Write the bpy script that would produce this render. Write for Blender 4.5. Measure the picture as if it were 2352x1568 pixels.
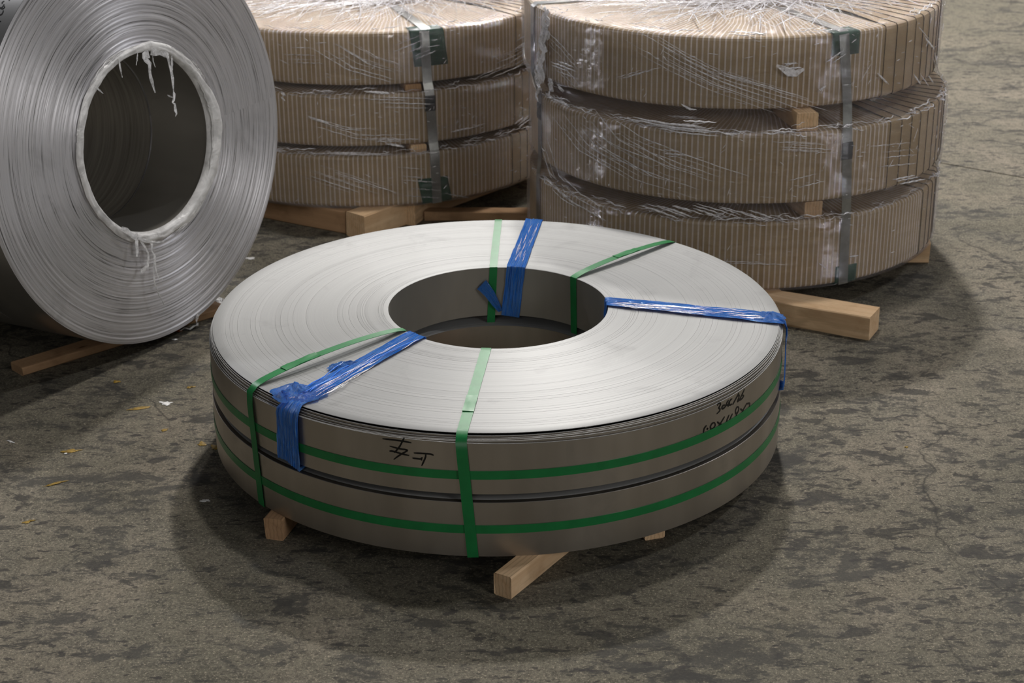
import bpy, bmesh, math, random
from math import sin, cos, pi, radians
from mathutils import Vector, Matrix, noise
random.seed(11)
for o in list(bpy.data.objects): bpy.data.objects.remove(o)
SC = bpy.context.scene; COL = SC.collection

# ---------------------------------------------------------------- camera
CAM = Vector((0, -3.8213, 1.843)); FPX = 4121.0
PITCH, PAN, ROLL = 0.39737, 0.00941, -0.00814
Fw = Vector((sin(PAN)*cos(PITCH), cos(PAN)*cos(PITCH), -sin(PITCH)))
R0 = Vector((cos(PAN), -sin(PAN), 0)); U0 = R0.cross(Fw)
Rt = R0*cos(ROLL) + U0*sin(ROLL); Up = -R0*sin(ROLL) + U0*cos(ROLL)
cd = bpy.data.cameras.new('camera'); cam = bpy.data.objects.new('camera', cd); COL.objects.link(cam)
M = Matrix.Identity(4)
for i in range(3):
    M[i][0], M[i][1], M[i][2], M[i][3] = Rt[i], Up[i], -Fw[i], CAM[i]
cam.matrix_world = M
cd.sensor_fit = 'HORIZONTAL'; cd.sensor_width = 22.5; cd.lens = FPX/2352*22.5
cd.clip_start = 0.05; cd.clip_end = 200
cd.dof.use_dof = True; cd.dof.focus_distance = 3.75; cd.dof.aperture_fstop = 4.5
SC.camera = cam

# ---------------------------------------------------------------- light
SC.view_settings.view_transform = 'Standard'; SC.view_settings.look = 'None'
SC.view_settings.gamma = 1.0; SC.view_settings.use_curve_mapping = False
SC.view_settings.exposure = 0.0
W = bpy.data.worlds.new('hall'); SC.world = W; W.use_nodes = True
W.node_tree.nodes['Background'].inputs[0].default_value = (0.93, 0.96, 1.0, 1)
W.node_tree.nodes['Background'].inputs[1].default_value = 0.052
def lamp(x, y, z, power, size=0.5, colr=(1, .97, .93)):
    l = bpy.data.lights.new('high_bay_lamp', 'AREA'); l.shape = 'DISK'; l.size = size
    l.energy = power; l.color = colr
    o = bpy.data.objects.new('high_bay_lamp', l); COL.objects.link(o); o.location = (x, y, z)
    return o
lamp(1.0, 7.4, 8.0, 1040)                       # row of hall lamps behind the coils
lamp(0.7, 2.6, 8.0, 230)
lamp(0.9, 14.5, 8.0, 600, .6)
lamp(1.0, 21.5, 8.0, 600, .6)
lamp(-7.0, 7.4, 8.0, 350, .5, (.94, .95, 1))
lamp(-7.0, 16.0, 8.0, 800, .5, (.94, .95, 1))
lamp(8.5, 3.0, 8.0, 330, .5, (.94, .95, 1))
lamp(8.5, 12.0, 8.0, 500, .5)
def front_fill(loc, tgt, w, h, power, colr):
    l = bpy.data.lights.new('added_front_fill', 'AREA'); l.shape = 'RECTANGLE'; l.size = w; l.size_y = h; l.energy = power; l.color = colr
    o = bpy.data.objects.new('added_front_fill', l); COL.objects.link(o); o.location = loc
    o.rotation_euler = (Vector(tgt)-Vector(loc)).to_track_quat('-Z', 'Y').to_euler()
front_fill((9, -9, 5.5), (0, 1, .4), 4, 3, 340, (1, .98, .96))       # added fill from behind the camera, brightening the upright faces
front_fill((-3, -12, 5.5), (0, 1, .4), 4, 3, 120, (1, .98, .96))

# ---------------------------------------------------------------- helpers
def ray(x, y):
    return (Fw + Rt*((x-1176)/FPX) - Up*((y-784)/FPX)).normalized()
def gp(x, y, z=0.0):                              # point of the horizontal plane z seen at a photo position
    d = ray(x, y); t = (z-CAM.z)/d.z; return CAM + d*t
def cyl(x, y, cx, cy, R):                         # near side of an upright cylinder
    d = ray(x, y); ox, oy = CAM.x-cx, CAM.y-cy
    a = d.x*d.x+d.y*d.y; b = 2*(ox*d.x+oy*d.y); c = ox*ox+oy*oy-R*R
    D = b*b-4*a*c
    if D < 0: D = 0
    return CAM + d*((-b-math.sqrt(D))/(2*a))
def tag(o, label=None, cat=None, group=None, kind=None):
    if label: o['label'] = label
    if cat: o['category'] = cat
    if group: o['group'] = group
    if kind: o['kind'] = kind
    return o
def empty(name, loc=(0, 0, 0), rz=0.0):
    o = bpy.data.objects.new(name, None); COL.objects.link(o); o.location = loc; o.rotation_euler.z = rz
    o.empty_display_size = .1; return o
def mesh(name, verts, faces, mat, parent=None, smooth=True, uvs=None, mats=None, fm=None):
    me = bpy.data.meshes.new(name); me.from_pydata([tuple(v) for v in verts], [], faces); me.update()
    for m in ([mat] if mats is None else mats): me.materials.append(m)
    if fm: me.polygons.foreach_set('material_index', fm)
    if smooth: me.polygons.foreach_set('use_smooth', [True]*len(me.polygons))
    if uvs:
        ul = me.uv_layers.new(name='UVMap'); flat = []
        for l in me.loops: flat += uvs[l.vertex_index]
        ul.data.foreach_set('uv', flat)
    o = bpy.data.objects.new(name, me); COL.objects.link(o)
    if parent: o.parent = parent
    return o
def place(o, w):                                   # geometry was given in world space: re-base on the parent
    p = o.parent
    if p: o.matrix_parent_inverse = p.matrix_basis.inverted()
    return o
def autosmooth(o, ang=40):
    me = o.data; bm = bmesh.new(); bm.from_mesh(me)
    for e in bm.edges:
        if len(e.link_faces) == 2 and e.calc_face_angle(0) > radians(ang): e.smooth = False
    bm.to_mesh(me); bm.free()
class MB:
    def __init__(s): s.v = []; s.f = []; s.m = []
    def grid(s, rows, closed_u=False, closed_v=False, mi=0):
        n = len(rows); m = len(rows[0]); b = len(s.v)
        for r in rows: s.v += [tuple(p) for p in r]
        for i in range(n if closed_u else n-1):
            for j in range(m if closed_v else m-1):
                i2 = (i+1) % n; j2 = (j+1) % m
                s.f.append((b+i*m+j, b+i*m+j2, b+i2*m+j2, b+i2*m+j)); s.m.append(mi)
    def tube(s, pts, r, n=5, mi=0, flat=1.0, nrm=None):
        rows = []; L = len(pts)
        for i, p in enumerate(pts):
            t = (Vector(pts[min(i+1, L-1)])-Vector(pts[max(i-1, 0)])).normalized()
            a = (nrm[i] if nrm else Vector((.3, .2, 1)));
            w = t.cross(a)
            if w.length < 1e-4: w = t.cross(Vector((1, 0, 0)))
            w.normalize(); h = w.cross(t).normalized()
            rr = r if not callable(r) else r(i/(L-1))
            rows.append([Vector(p)+w*cos(2*pi*k/n)*rr+h*sin(2*pi*k/n)*rr*flat for k in range(n)])
        s.grid(rows, closed_v=True, mi=mi)
    def box(s, o, ax, ay, az, mi=0):              # o corner, three edge vectors
        b = len(s.v); o = Vector(o)
        for k in range(8): s.v.append(tuple(o+ax*(k & 1)+ay*((k >> 1) & 1)+az*((k >> 2) & 1)))
        for f in ((0, 2, 3, 1), (4, 5, 7, 6), (0, 1, 5, 4), (2, 6, 7, 3), (0, 4, 6, 2), (1, 3, 7, 5)):
            s.f.append(tuple(b+i for i in f)); s.m.append(mi)
    def build(s, name, mat, parent=None, smooth=True, mats=None):
        o = mesh(name, s.v, s.f, mat, parent, smooth, mats=mats, fm=s.m if mats else None)
        if parent: place(o, 0)
        return o

# ---------------------------------------------------------------- materials
class NT:
    def __init__(s, name):
        s.m = bpy.data.materials.new(name); s.m.use_nodes = True; s.t = s.m.node_tree; s.t.nodes.clear()
        s.out = s.t.nodes.new('ShaderNodeOutputMaterial')
    def n(s, typ, ins=None, **kw):
        nd = s.t.nodes.new('ShaderNode'+typ)
        for k, v in kw.items(): setattr(nd, k, v)
        for k, v in (ins or {}).items():
            if isinstance(v, bpy.types.NodeSocket): s.t.links.new(v, nd.inputs[k])
            else: nd.inputs[k].default_value = v
        return nd
    def link(s, a, b): s.t.links.new(a, b)
    def ramp(s, fac, stops, interp='LINEAR'):
        nd = s.n('ValToRGB', {0: fac}); cr = nd.color_ramp; cr.interpolation = interp
        while len(cr.elements) < len(stops): cr.elements.new(.5)
        for e, (p, c) in zip(cr.elements, stops):
            e.position = p; e.color = c if len(c) == 4 else (*c, 1)
        return nd.outputs[0]
    def noise(s, vec, scale, detail=4, rough=.5, dist=0):
        return s.n('TexNoise', {'Vector': vec, 'Scale': scale, 'Detail': detail, 'Roughness': rough, 'Distortion': dist}).outputs[0]
    def map(s, vec, scale=(1, 1, 1), loc=(0, 0, 0), rot=(0, 0, 0)):
        return s.n('Mapping', {'Vector': vec, 'Scale': scale, 'Location': loc, 'Rotation': rot}).outputs[0]
    def mix(s, fac, a, b, typ='MIX'):
        nd = s.n('MixRGB', {0: fac, 1: a, 2: b}, blend_type=typ); return nd.outputs[0]
    def math(s, op, a, b=0.0, c=0.0):
        nd = s.n('Math', {0: a, 1: b, 2: c}, operation=op); return nd.outputs[0]
    def bump(s, h, strength=.3, dist=.002, nrm=None):
        ins = {'Height': h, 'Strength': strength, 'Distance': dist}
        if nrm: ins['Normal'] = nrm
        return s.n('Bump', ins).outputs[0]
    def obj(s): return s.n('TexCoord').outputs['Object']
    def uv(s): return s.n('TexCoord').outputs['UV']
    def bsdf(s, **ins):
        nd = s.n('BsdfPrincipled', {k.replace('_', ' '): v for k, v in ins.items()})
        s.link(nd.outputs[0], s.out.inputs[0]); return nd
G = lambda v: (v, v, v, 1)
def C(r, g, b):                                    # sRGB 0-255 to linear
    f = lambda u: (u/255/12.92 if u/255 <= .04045 else ((u/255+.055)/1.055)**2.4)
    return (f(r), f(g), f(b), 1)

def mat_floor():
    t = NT('worn_concrete'); v = t.obj()
    big = t.noise(v, .55, 4, .6); mid = t.noise(v, 3.2, 5, .62, .6); fine = t.noise(v, 38, 8, .9)
    speck = t.noise(v, 170, 3, .9)
    base = t.ramp(mid, [(.30, C(90, 86, 76)), (.48, C(115, 109, 96)), (.68, C(132, 123, 109))])
    base = t.mix(t.ramp(big, [(.40, G(0)), (.62, G(.45))]), base, C(88, 85, 71))
    base = t.mix(t.ramp(fine, [(.40, G(.7)), (.53, G(0))]), base, C(54, 52, 47))
    base = t.mix(t.ramp(speck, [(.56, G(0)), (.66, G(.75))]), base, C(176, 164, 144))
    base = t.mix(t.ramp(speck, [(.36, G(.6)), (.46, G(0))]), base, C(44, 42, 38))
    # dark worn blotches and drag marks with their own shapes
    vm = t.map(v, (1, 1.7, 1), rot=(0, 0, .25))
    bl = t.math('MULTIPLY', t.noise(vm, 4.2, 6, .68, .8), 1.0)
    b2 = t.noise(vm, 19, 7, .8, .4)
    blot = t.ramp(t.math('ADD', t.math('MULTIPLY', bl, .5), t.math('MULTIPLY', b2, .5)), [(.525, G(0)), (.56, G(.8))])
    base = t.mix(blot, base, C(60, 58, 54))
    vs = t.map(v, (1.6, 15, 1), rot=(0, 0, .5))
    st = t.ramp(t.noise(vs, 3.0, 4, .7, .5), [(.63, G(0)), (.72, G(.75))])
    base = t.mix(st, base, C(60, 58, 55))
    vb = t.map(v, (1, 1.9, 1), rot=(0, 0, -.35))
    pb = t.noise(vb, 7.5, 8, .66, .35); ps = t.noise(vb, 22, 3, .5, .3); pl = t.noise(t.map(v, (1, 1, 1), (3, 1, 0)), .9, 2)
    wet = t.math('ADD', pb, t.math('MULTIPLY', t.math('SUBTRACT', pl, .5), .25))
    base = t.mix(t.ramp(wet, [(.575, G(0)), (.61, G(.8))]), base, C(54, 52, 49))
    base = t.mix(t.ramp(t.math('ADD', ps, t.math('MULTIPLY', t.math('SUBTRACT', pl, .5), .3)), [(.63, G(0)), (.66, G(.8))]), base, C(54, 51, 49))
    # fine cracks
    vo = t.n('TexVoronoi', {'Vector': t.mix(.12, v, t.n('TexNoise', {'Vector': v, 'Scale': 6.0, 'Detail': 4}).outputs[1], 'ADD'), 'Scale': 1.6}, feature='DISTANCE_TO_EDGE').outputs[0]
    msk = t.ramp(t.noise(v, 1.3, 2), [(.5, G(0)), (.62, G(1))])
    cr = t.math('MULTIPLY', t.ramp(vo, [(.0, G(.8)), (.006, G(0))]), msk)
    base = t.mix(cr, base, C(48, 46, 43))
    h = t.math('ADD', t.math('MULTIPLY', fine, .6), t.math('MULTIPLY', mid, .5))
    rough = t.ramp(bl, [(.35, G(.85)), (.65, G(.72))])
    t.bsdf(Base_Color=base, Roughness=rough, Specular_IOR_Level=.18, Normal=t.bump(h, .5, .004)); return t.m

def mat_coil(name, face=True, base=(150, 149, 147), rough=.38, aniso=.75, rot=0.0, linev=900, streak=.0, metal=.8, bmp=.25, l2c=.25):
    t = NT(name); uv = t.uv(); o = t.obj()
    v1 = t.map(uv, (linev, 2.0 if face else 1.0, 1)) if face else t.map(o, (1.2, 1.2, 60))
    ln = t.noise(v1, 1.0, 3, .6)
    v2 = t.map(uv, (linev*.11, 1.4, 1)) if face else t.map(o, (3, 3, 14))
    l2 = t.noise(v2, 1.0, 3, .6)
    col = t.ramp(ln, [(.25, C(*[c*.90 for c in base])), (.6, C(*[min(255, c*1.03) for c in base]))])
    col = t.mix(t.ramp(l2, [(.35, G(l2c)), (.6, G(0))]), col, C(*[c*.82 for c in base]))
    sm = t.ramp(t.noise(o, 7, 5, .6, .6), [(.58, G(0)), (.72, G(.35))])
    col = t.mix(sm, col, C(*[c*.72 for c in base]))
    if streak:
        v3 = t.map(uv, (85, 7.0, 1)); s3 = t.noise(v3, 1.0, 4, .75, .3)
        col = t.mix(t.ramp(s3, [(.34, G(streak)), (.46, G(0))]), col, C(86, 84, 82))
        col = t.mix(t.ramp(s3, [(.58, G(0)), (.70, G(.55))]), col, C(226, 224, 224))
    tan = t.n('Tangent', direction_type='UV_MAP', uv_map='UVMap').outputs[0]
    h = t.math('ADD', ln, t.math('MULTIPLY', l2, .8))
    t.bsdf(Base_Color=col, Metallic=metal, Roughness=rough, Anisotropic=aniso, Anisotropic_Rotation=rot,
           Tangent=tan, Normal=t.bump(h, bmp, .0006)); return t.m

def mat_side():
    t = NT('bright_strip_steel'); o = t.obj()
    v = t.map(o, (5, 5, .7)); n1 = t.noise(v, 1.6, 3, .6)
    n2 = t.noise(o, 9, 5, .6, .8)
    col = t.ramp(n1, [(.35, C(176, 169, 160)), (.65, C(194, 187, 178))])
    col = t.mix(t.ramp(n2, [(.58, G(0)), (.76, G(.22))]), col, C(112, 107, 98))
    rg = t.ramp(n2, [(.4, G(.36)), (.75, G(.44))])
    t.bsdf(Base_Color=col, Metallic=.95, Roughness=rg, Normal=t.bump(n1, .05, .002)); return t.m

def mat_plain(name, col, rough=.5, metal=0.0, spec=.5, var=.12, scale=30, bump=.15, stretch=(1, 1, 1)):
    t = NT(name); v = t.map(t.obj(), stretch); n = t.noise(v, scale, 4, .6)
    c = t.mix(t.ramp(n, [(.3, G(0)), (.7, G(1))]), C(*[x*(1-var) for x in col]), C(*[min(255, x*(1+var)) for x in col]))
    t.bsdf(Base_Color=c, Roughness=rough, Metallic=metal, Specular_IOR_Level=spec, Normal=t.bump(n, bump, .001)); return t.m

def mat_wood(name, a, b, dark=(96, 62, 38)):
    t = NT(name); o = t.obj()
    v = t.map(o, (2.2, 26, 26)); g = t.noise(v, 1.6, 5, .6, .5)
    w = t.n('TexWave', {'Vector': t.map(o, (.5, 9, 9)), 'Scale': 4.0, 'Distortion': 5.0, 'Detail': 3.0, 'Detail Scale': 1.4}, bands_direction='Y').outputs[1]
    c = t.ramp(g, [(.28, C(*a)), (.72, C(*b))])
    c = t.mix(t.ramp(w, [(.0, G(.35)), (.35, G(0))]), c, C(*[x*.74 for x in a]))
    k = t.n('TexVoronoi', {'Vector': t.map(o, (2.6, 9, 9)), 'Scale': 2.2}).outputs[0]
    c = t.mix(t.ramp(k, [(.05, G(.8)), (.12, G(0))]), c, C(*dark))
    gr = t.noise(o, 14, 4, .6)
    c = t.mix(t.ramp(gr, [(.55, G(0)), (.75, G(.35))]), c, C(*dark))
    t.bsdf(Base_Color=c, Roughness=.75, Specular_IOR_Level=.25, Normal=t.bump(g, .4, .002)); return t.m

def mat_paper(name, a, b):
    t = NT(name); o = t.obj(); rnd = t.n('ObjectInfo').outputs['Random']
    n = t.noise(t.map(o, (30, 30, 6)), 1.5, 3, .6)
    n2 = t.noise(t.n('VectorMath', {0: o, 1: t.n('CombineXYZ', {0: rnd, 1: rnd, 2: rnd}).outputs[0]}, operation='ADD').outputs[0], 6, 2)
    c = t.mix(t.ramp(rnd, [(0, G(0)), (1, G(1))]), C(*a), C(*b))
    c = t.mix(t.math('MULTIPLY', n, .35), c, C(*[x*.8 for x in a]))
    c = t.mix(t.ramp(n2, [(.62, G(0)), (.72, G(.3))]), c, C(150, 112, 62))
    t.bsdf(Base_Color=c, Roughness=.48, Specular_IOR_Level=.4, Normal=t.bump(n, .12, .001)); return t.m

def mat_film(name, tint=(.97, .97, .98), haze=.06, sc=1.0, gl=.62):
    t = NT(name); o = t.obj()
    v = t.map(o, (1, 1, 2.6), rot=(.3, .25, 0)); n = t.noise(v, 13*sc, 6, .72, 1.1)
    v2 = t.map(o, (1, 1, 5), rot=(.7, -.4, .3)); n2 = t.noise(v2, 30*sc, 4, .7, .8)
    b = t.bump(t.math('ADD', n, t.math('MULTIPLY', n2, .55)), 1.0, .016)
    lw = t.n('LayerWeight', {'Blend': .28, 'Normal': b}).outputs[0]
    fac = t.ramp(lw, [(0, G(.10*gl*2)), (.55, G(.16*gl*2)), (1, G(.45))])
    tr = t.n('BsdfTransparent', {0: (*tint, 1)}).outputs[0]
    g = t.n('BsdfGlossy', {'Color': (.96, .96, 1, 1), 'Roughness': .13, 'Normal': b}).outputs[0]
    df = t.n('BsdfDiffuse', {'Color': (.9, .88, .9, 1), 'Normal': b}).outputs[0]
    m1 = t.n('MixShader', {0: t.math('MULTIPLY', t.ramp(n, [(.45, G(0)), (.62, G(1))]), haze), 1: tr, 2: df}).outputs[0]
    m2 = t.n('MixShader', {0: fac, 1: m1, 2: g}).outputs[0]
    t.link(m2, t.out.inputs[0]); return t.m

def mat_fold(name, alpha=.45, col=(.97, .95, .98)):
    t = NT(name); o = t.obj(); n = t.noise(o, 60, 3, .7)
    tr = t.n('BsdfTransparent').outputs[0]
    g = t.n('BsdfPrincipled', {'Base Color': (*col, 1), 'Roughness': .22, 'Specular IOR Level': 1.0, 'Coat Weight': .6, 'Coat Roughness': .12, 'Normal': t.bump(n, .5, .003)}).outputs[0]
    f = t.ramp(n, [(.38, G(alpha*.35)), (.62, G(min(1, alpha*1.5)))])
    t.link(t.n('MixShader', {0: f, 1: tr, 2: g}).outputs[0], t.out.inputs[0]); return t.m

def mat_blue(name, alpha=.8):
    t = NT(name); uv = t.uv(); o = t.obj()
    n = t.noise(t.map(uv, (1.6, 17, 1)), 1.6, 5, .72, .4); n2 = t.noise(o, 70, 3, .6, .8)
    c = t.ramp(n, [(.25, C(0, 84, 236)), (.42, C(16, 132, 255)), (.72, C(150, 206, 255))])
    b = t.bump(t.math('ADD', n, t.math('MULTIPLY', n2, .3)), 1.0, .010)
    pr = t.n('BsdfPrincipled', {'Base Color': c, 'Roughness': .13, 'Specular IOR Level': 1.0, 'Normal': b}).outputs[0]
    tr = t.n('BsdfTransparent', {0: C(90, 150, 250)}).outputs[0]
    tl = t.n('BsdfTranslucent', {0: C(60, 140, 250)}).outputs[0]
    m0 = t.n('MixShader', {0: .05, 1: pr, 2: tl}).outputs[0]
    f = t.ramp(n, [(.3, G(min(1, alpha+.15))), (.7, G(alpha-.2))])
    t.link(t.n('MixShader', {0: f, 1: tr, 2: m0}).outputs[0], t.out.inputs[0]); return t.m

MF = mat_floor()
MFACE = mat_coil('slit_edge_steel', True, (146, 146, 145), .52, .6, 0.0, 420, metal=.20, bmp=.10, l2c=.10)
MSIDE = mat_side()
MBIG = mat_coil('wound_edge_steel', True, (236, 234, 237), .44, .88, 0.0, 380, streak=1.0, metal=.62, bmp=.35)
MBORE = mat_plain('bore_steel', (150, 146, 138), .45, .6, .5, .08, 4, .05, (1, 1, .3))
MBORE2 = mat_plain('rear_bore_steel', (150, 145, 136), .5, .4, .5, .14, 9, .05, (.4, .4, 12))
MBODY = mat_plain('coil_body_steel', (190, 188, 186), .32, .95, .5, .06, 3, .05)
MGREEN = mat_plain('green_polyester_band', (30, 116, 62), .33, 0, .35, .06, 25, .2)
MGREEND = mat_plain('dark_green_board', (16, 70, 48), .4, 0, .5, .15, 25, .2)
MSTRAP = mat_plain('galvanised_band', (150, 150, 146), .36, .75, .5, .12, 18, .15)
MSEAL = mat_plain('band_seal_steel', (78, 80, 84), .35, .8, .5, .15, 40, .3)
MINK = mat_plain('marker_ink', (12, 12, 12), .35, 0, .4, .02, 10, 0)
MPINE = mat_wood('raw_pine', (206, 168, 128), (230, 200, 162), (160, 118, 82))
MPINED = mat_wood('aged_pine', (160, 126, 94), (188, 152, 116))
MPAP = mat_paper('kraft_paper', (178, 153, 114), (189, 164, 126))
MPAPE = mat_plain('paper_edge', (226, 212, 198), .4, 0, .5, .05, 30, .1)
MSHADE = mat_plain('seam_shade', (74, 58, 42), .7, 0, .2, .05, 30, .1)  # step faces of wide turns: overlap shade put into the colour
MFILM = mat_film('stretch_film')
MFOLD = mat_fold('film_fold', .6)
MFOLDB = mat_fold('film_fold_glint', 1.1)  # whiter, denser film fold with bright highlights put into its colour
MSHRED = mat_fold('torn_film', .85, (.86, .85, .85))
MBLUE = mat_blue('blue_film', .88)
MBLUET = mat_blue('thin_blue_film', .62)
MYEL = mat_plain('yellow_flake', (140, 112, 36), .6, 0, .3, .2, 60, .3)
MWHT = mat_plain('white_scrap', (214, 212, 210), .5, 0, .4, .08, 60, .5)
MBRN = mat_plain('dry_leaf', (150, 82, 44), .6, 0, .3, .25, 60, .5)
MJOINT = mat_plain('joint_filler', (52, 48, 43), .9, 0, .2, .1, 40, .3)

# ---------------------------------------------------------------- floor: two cast slabs with a joint between
fl = empty('floor'); tag(fl, kind='structure')
ja, jb = gp(2150, 372), gp(2352, 408); jd = (jb-ja).normalized(); jn = Vector((-jd.y, jd.x, 0))
jd.z = 0; E = 40
def slab(side):
    o = ja + jn*(.004*side); o.z = 0
    p = [o-jd*E, o+jd*E, o+jd*E+jn*side*E, o-jd*E+jn*side*E]
    if side < 0: p = p[::-1]
    v = [Vector((q.x, q.y, 0)) for q in p] + [Vector((q.x, q.y, -.12)) for q in p]
    f = [(0, 1, 2, 3), (4, 7, 6, 5)] + [(i, i+4, (i+1) % 4+4, (i+1) % 4) for i in range(4)]
    mesh('concrete_slab', v, f, MF, fl, smooth=False)
slab(1); slab(-1)
b = MB(); b.box(ja-jd*E-jn*.004-Vector((0, 0, .1)), jd*2*E, jn*.008, Vector((0, 0, .094))); b.build('joint_filler', MJOINT, fl, False)

# ---------------------------------------------------------------- timber
def beam(p0, p1, w, h, z0=0.0, mat=None, label='', cat='timber', name='timber_beam', group=None, seed=0, ragged=0.0):
    p0 = Vector(p0); p1 = Vector(p1); d = p1-p0; d.z = 0; L = d.length; rz = math.atan2(d.y, d.x)
    rnd = random.Random(seed)
    bm = bmesh.new(); n = 14; rows = []
    for i in range(n+1):
        x = L*i/n; row = []
        a, c = w/2, h; ch = .003
        prof = [(-a+ch, 0), (a-ch, 0), (a, ch), (a, c-ch), (a-ch, c), (-a+ch, c), (-a, c-ch), (-a, ch)]
        for k, (y, z) in enumerate(prof):
            j = .0008
            yy = y+rnd.uniform(-j, j); zz = z if k in (0, 1) else z+rnd.uniform(-j, j)
            if ragged and k in (1, 2): yy += rnd.uniform(-ragged, ragged*.3); zz = max(0, zz+(rnd.uniform(0, ragged) if k == 2 else 0))
            row.append(bm.verts.new((x+(rnd.uniform(-.0012, .0012) if i in (0, n) else 0), yy, zz)))
        rows.append(row)
    for i in range(n):
        for k in range(8):
            bm.faces.new((rows[i][k], rows[i+1][k], rows[i+1][(k+1) % 8], rows[i][(k+1) % 8]))
    bm.faces.new(rows[0]); bm.faces.new(rows[-1][::-1])
    bmesh.ops.recalc_face_normals(bm, faces=bm.faces)
    me = bpy.data.meshes.new(name); bm.to_mesh(me); bm.free(); me.materials.append(mat or MPINE)
    o = bpy.data.objects.new(name, me); COL.objects.link(o)
    o.location = (p0.x, p0.y, z0); o.rotation_euler.z = rz
    tag(o, label, cat, group); return o
def beam_end(pl, pr, lng, h, w=None, **k):          # pl, pr: photo positions of the two floor corners of the near end
    a, c = gp(*pl), gp(*pr); mid = (a+c)/2; e = c-a; e.z = 0
    d = Vector((-e.y, e.x, 0)).normalized()
    if d.y < 0: d = -d
    return beam(mid, mid+d*lng, w or e.length, h, **k)
# under the bright coils
a = gp(1133, 1365); c = gp(1172, 1381); dirn = (gp(1262, 1272, .05)-gp(1186, 1333, .05)); dirn.z = 0; dirn.normalize()
mid = (a+c)/2
beam(mid+dirn*.004, mid+dirn*1.16, .042, .05, seed=3, ragged=.004, label='pine runner sticking out at the front under the bright steel coils')
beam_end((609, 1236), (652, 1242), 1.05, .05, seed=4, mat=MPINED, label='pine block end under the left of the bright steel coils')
a = gp(1508, 1236)
beam(a+Vector((-.004, -.004, 0)), a+Vector((-.30, .98, 0)), .045, .05, seed=5, label='pine runner barely showing under the right front of the bright coils')

# ---------------------------------------------------------------- bright slit coils
UO = (0.0, 0.0, .643)                               # centre and radius of the upper coil's top rim
IN_U = (.005, .034, .2535); IN_L = (.003, .011, .2535)
def front(th): return (1-sin(th))/2
ZU0, ZU1 = .1895, .3150; ZL0, ZL1 = .050, .1714
def lathe(name, rad_pts, mat, parent, M=288, uvt=None, close=False):
    """rad_pts: list of functions th -> (x, y, z), rows from inner to outer"""
    v = []; f = []; uv = []
    n = len(rad_pts)
    for i, fn in enumerate(rad_pts):
        for j in range(M+1):
            th = 2*pi*j/M; v.append(fn(th)); uv.append(((uvt[i] if uvt else i/(n-1)), j/M))
    for i in range(n-1):
        for j in range(M):
            a = i*(M+1)+j; f.append((a, a+M+1, a+M+2, a+1))
    return mesh(name, v, f, mat, parent, True, uvs=uv)
def coil_face(name, ci, co, Ro, z, parent, rng, drop=0.0, up=True, mat=None, grooves=30, amp=.00004):
    pts = []; us = []
    gs = sorted(rng.uniform(.03, .985) for _ in range(grooves))
    ts = [0.0]
    lv = 0.0
    def row(t, dz):
        cx = ci[0]+(co[0]-ci[0])*t; cy = ci[1]+(co[1]-ci[1])*t; r = ci[2]+(Ro-ci[2])*t
        ph = rng.uniform(0, 6)
        pts.append(lambda th, cx=cx, cy=cy, r=r, dz=dz, ph=ph: (cx+r*cos(th), cy+r*sin(th), z+dz*(.65+.35*sin(th+ph)))); us.append(t)
    e = .0010
    row(0, -.0006); row(.002, 0)
    prev = .002
    for g in gs:
        if g-prev < .008: continue
        k = max(1, int((g-prev)/.02))
        for q in range(1, k+1): row(prev+(g-e*2-prev)*q/k, lv+rng.uniform(-amp, amp))
        dg = rng.choice([.0009, .0016, .0028])
        row(g-e*1.5, lv); row(g-e*.75, lv); row(g-e*.5, lv-dg); lv = rng.uniform(-.00008, .00008); row(g+e*.1, lv-dg*.6); row(g+e*.3, lv); row(g+e*1.1, lv); prev = g+e*1.2
    row(.998, lv*.5); row(1, -.0008)
    return lathe(name, pts, mat or MFACE, parent, 288, us)
def tube_wall(name, fn_r, c, z0, z1, mat, parent, M=288, inward=False):
    rows = []
    zz = [z0, z0+.0008, (z0+z1)/2, z1-.0008, z1]
    for z in zz:
        rows.append(lambda th, z=z: (c[0]+fn_r(th)*cos(th), c[1]+fn_r(th)*sin(th), z))
    if inward: rows = rows[::-1]
    return lathe(name, rows, mat, parent, M)
rng = random.Random(5)
up = empty('slit_coil', (0, 0, ZU0)); tag(up, 'upper bright steel slit coil with black marker writing on its side', 'steel coil')
lo = empty('slit_coil', (0, 0, ZL0)); tag(lo, 'lower bright steel slit coil resting on pine runners', 'steel coil')
def fix(o): o.matrix_parent_inverse = Matrix.Translation(-o.parent.location); return o
coil_top = fix(coil_face('wound_top', IN_U, UO, UO[2], ZU1, up, rng))
fix(tube_wall('bore_wall', lambda th: IN_U[2], IN_U, ZU0, ZU1-.0006, MBORE, up, inward=True))
ROUT = lambda th: .6445+.0180*front(th)**1.6
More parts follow.
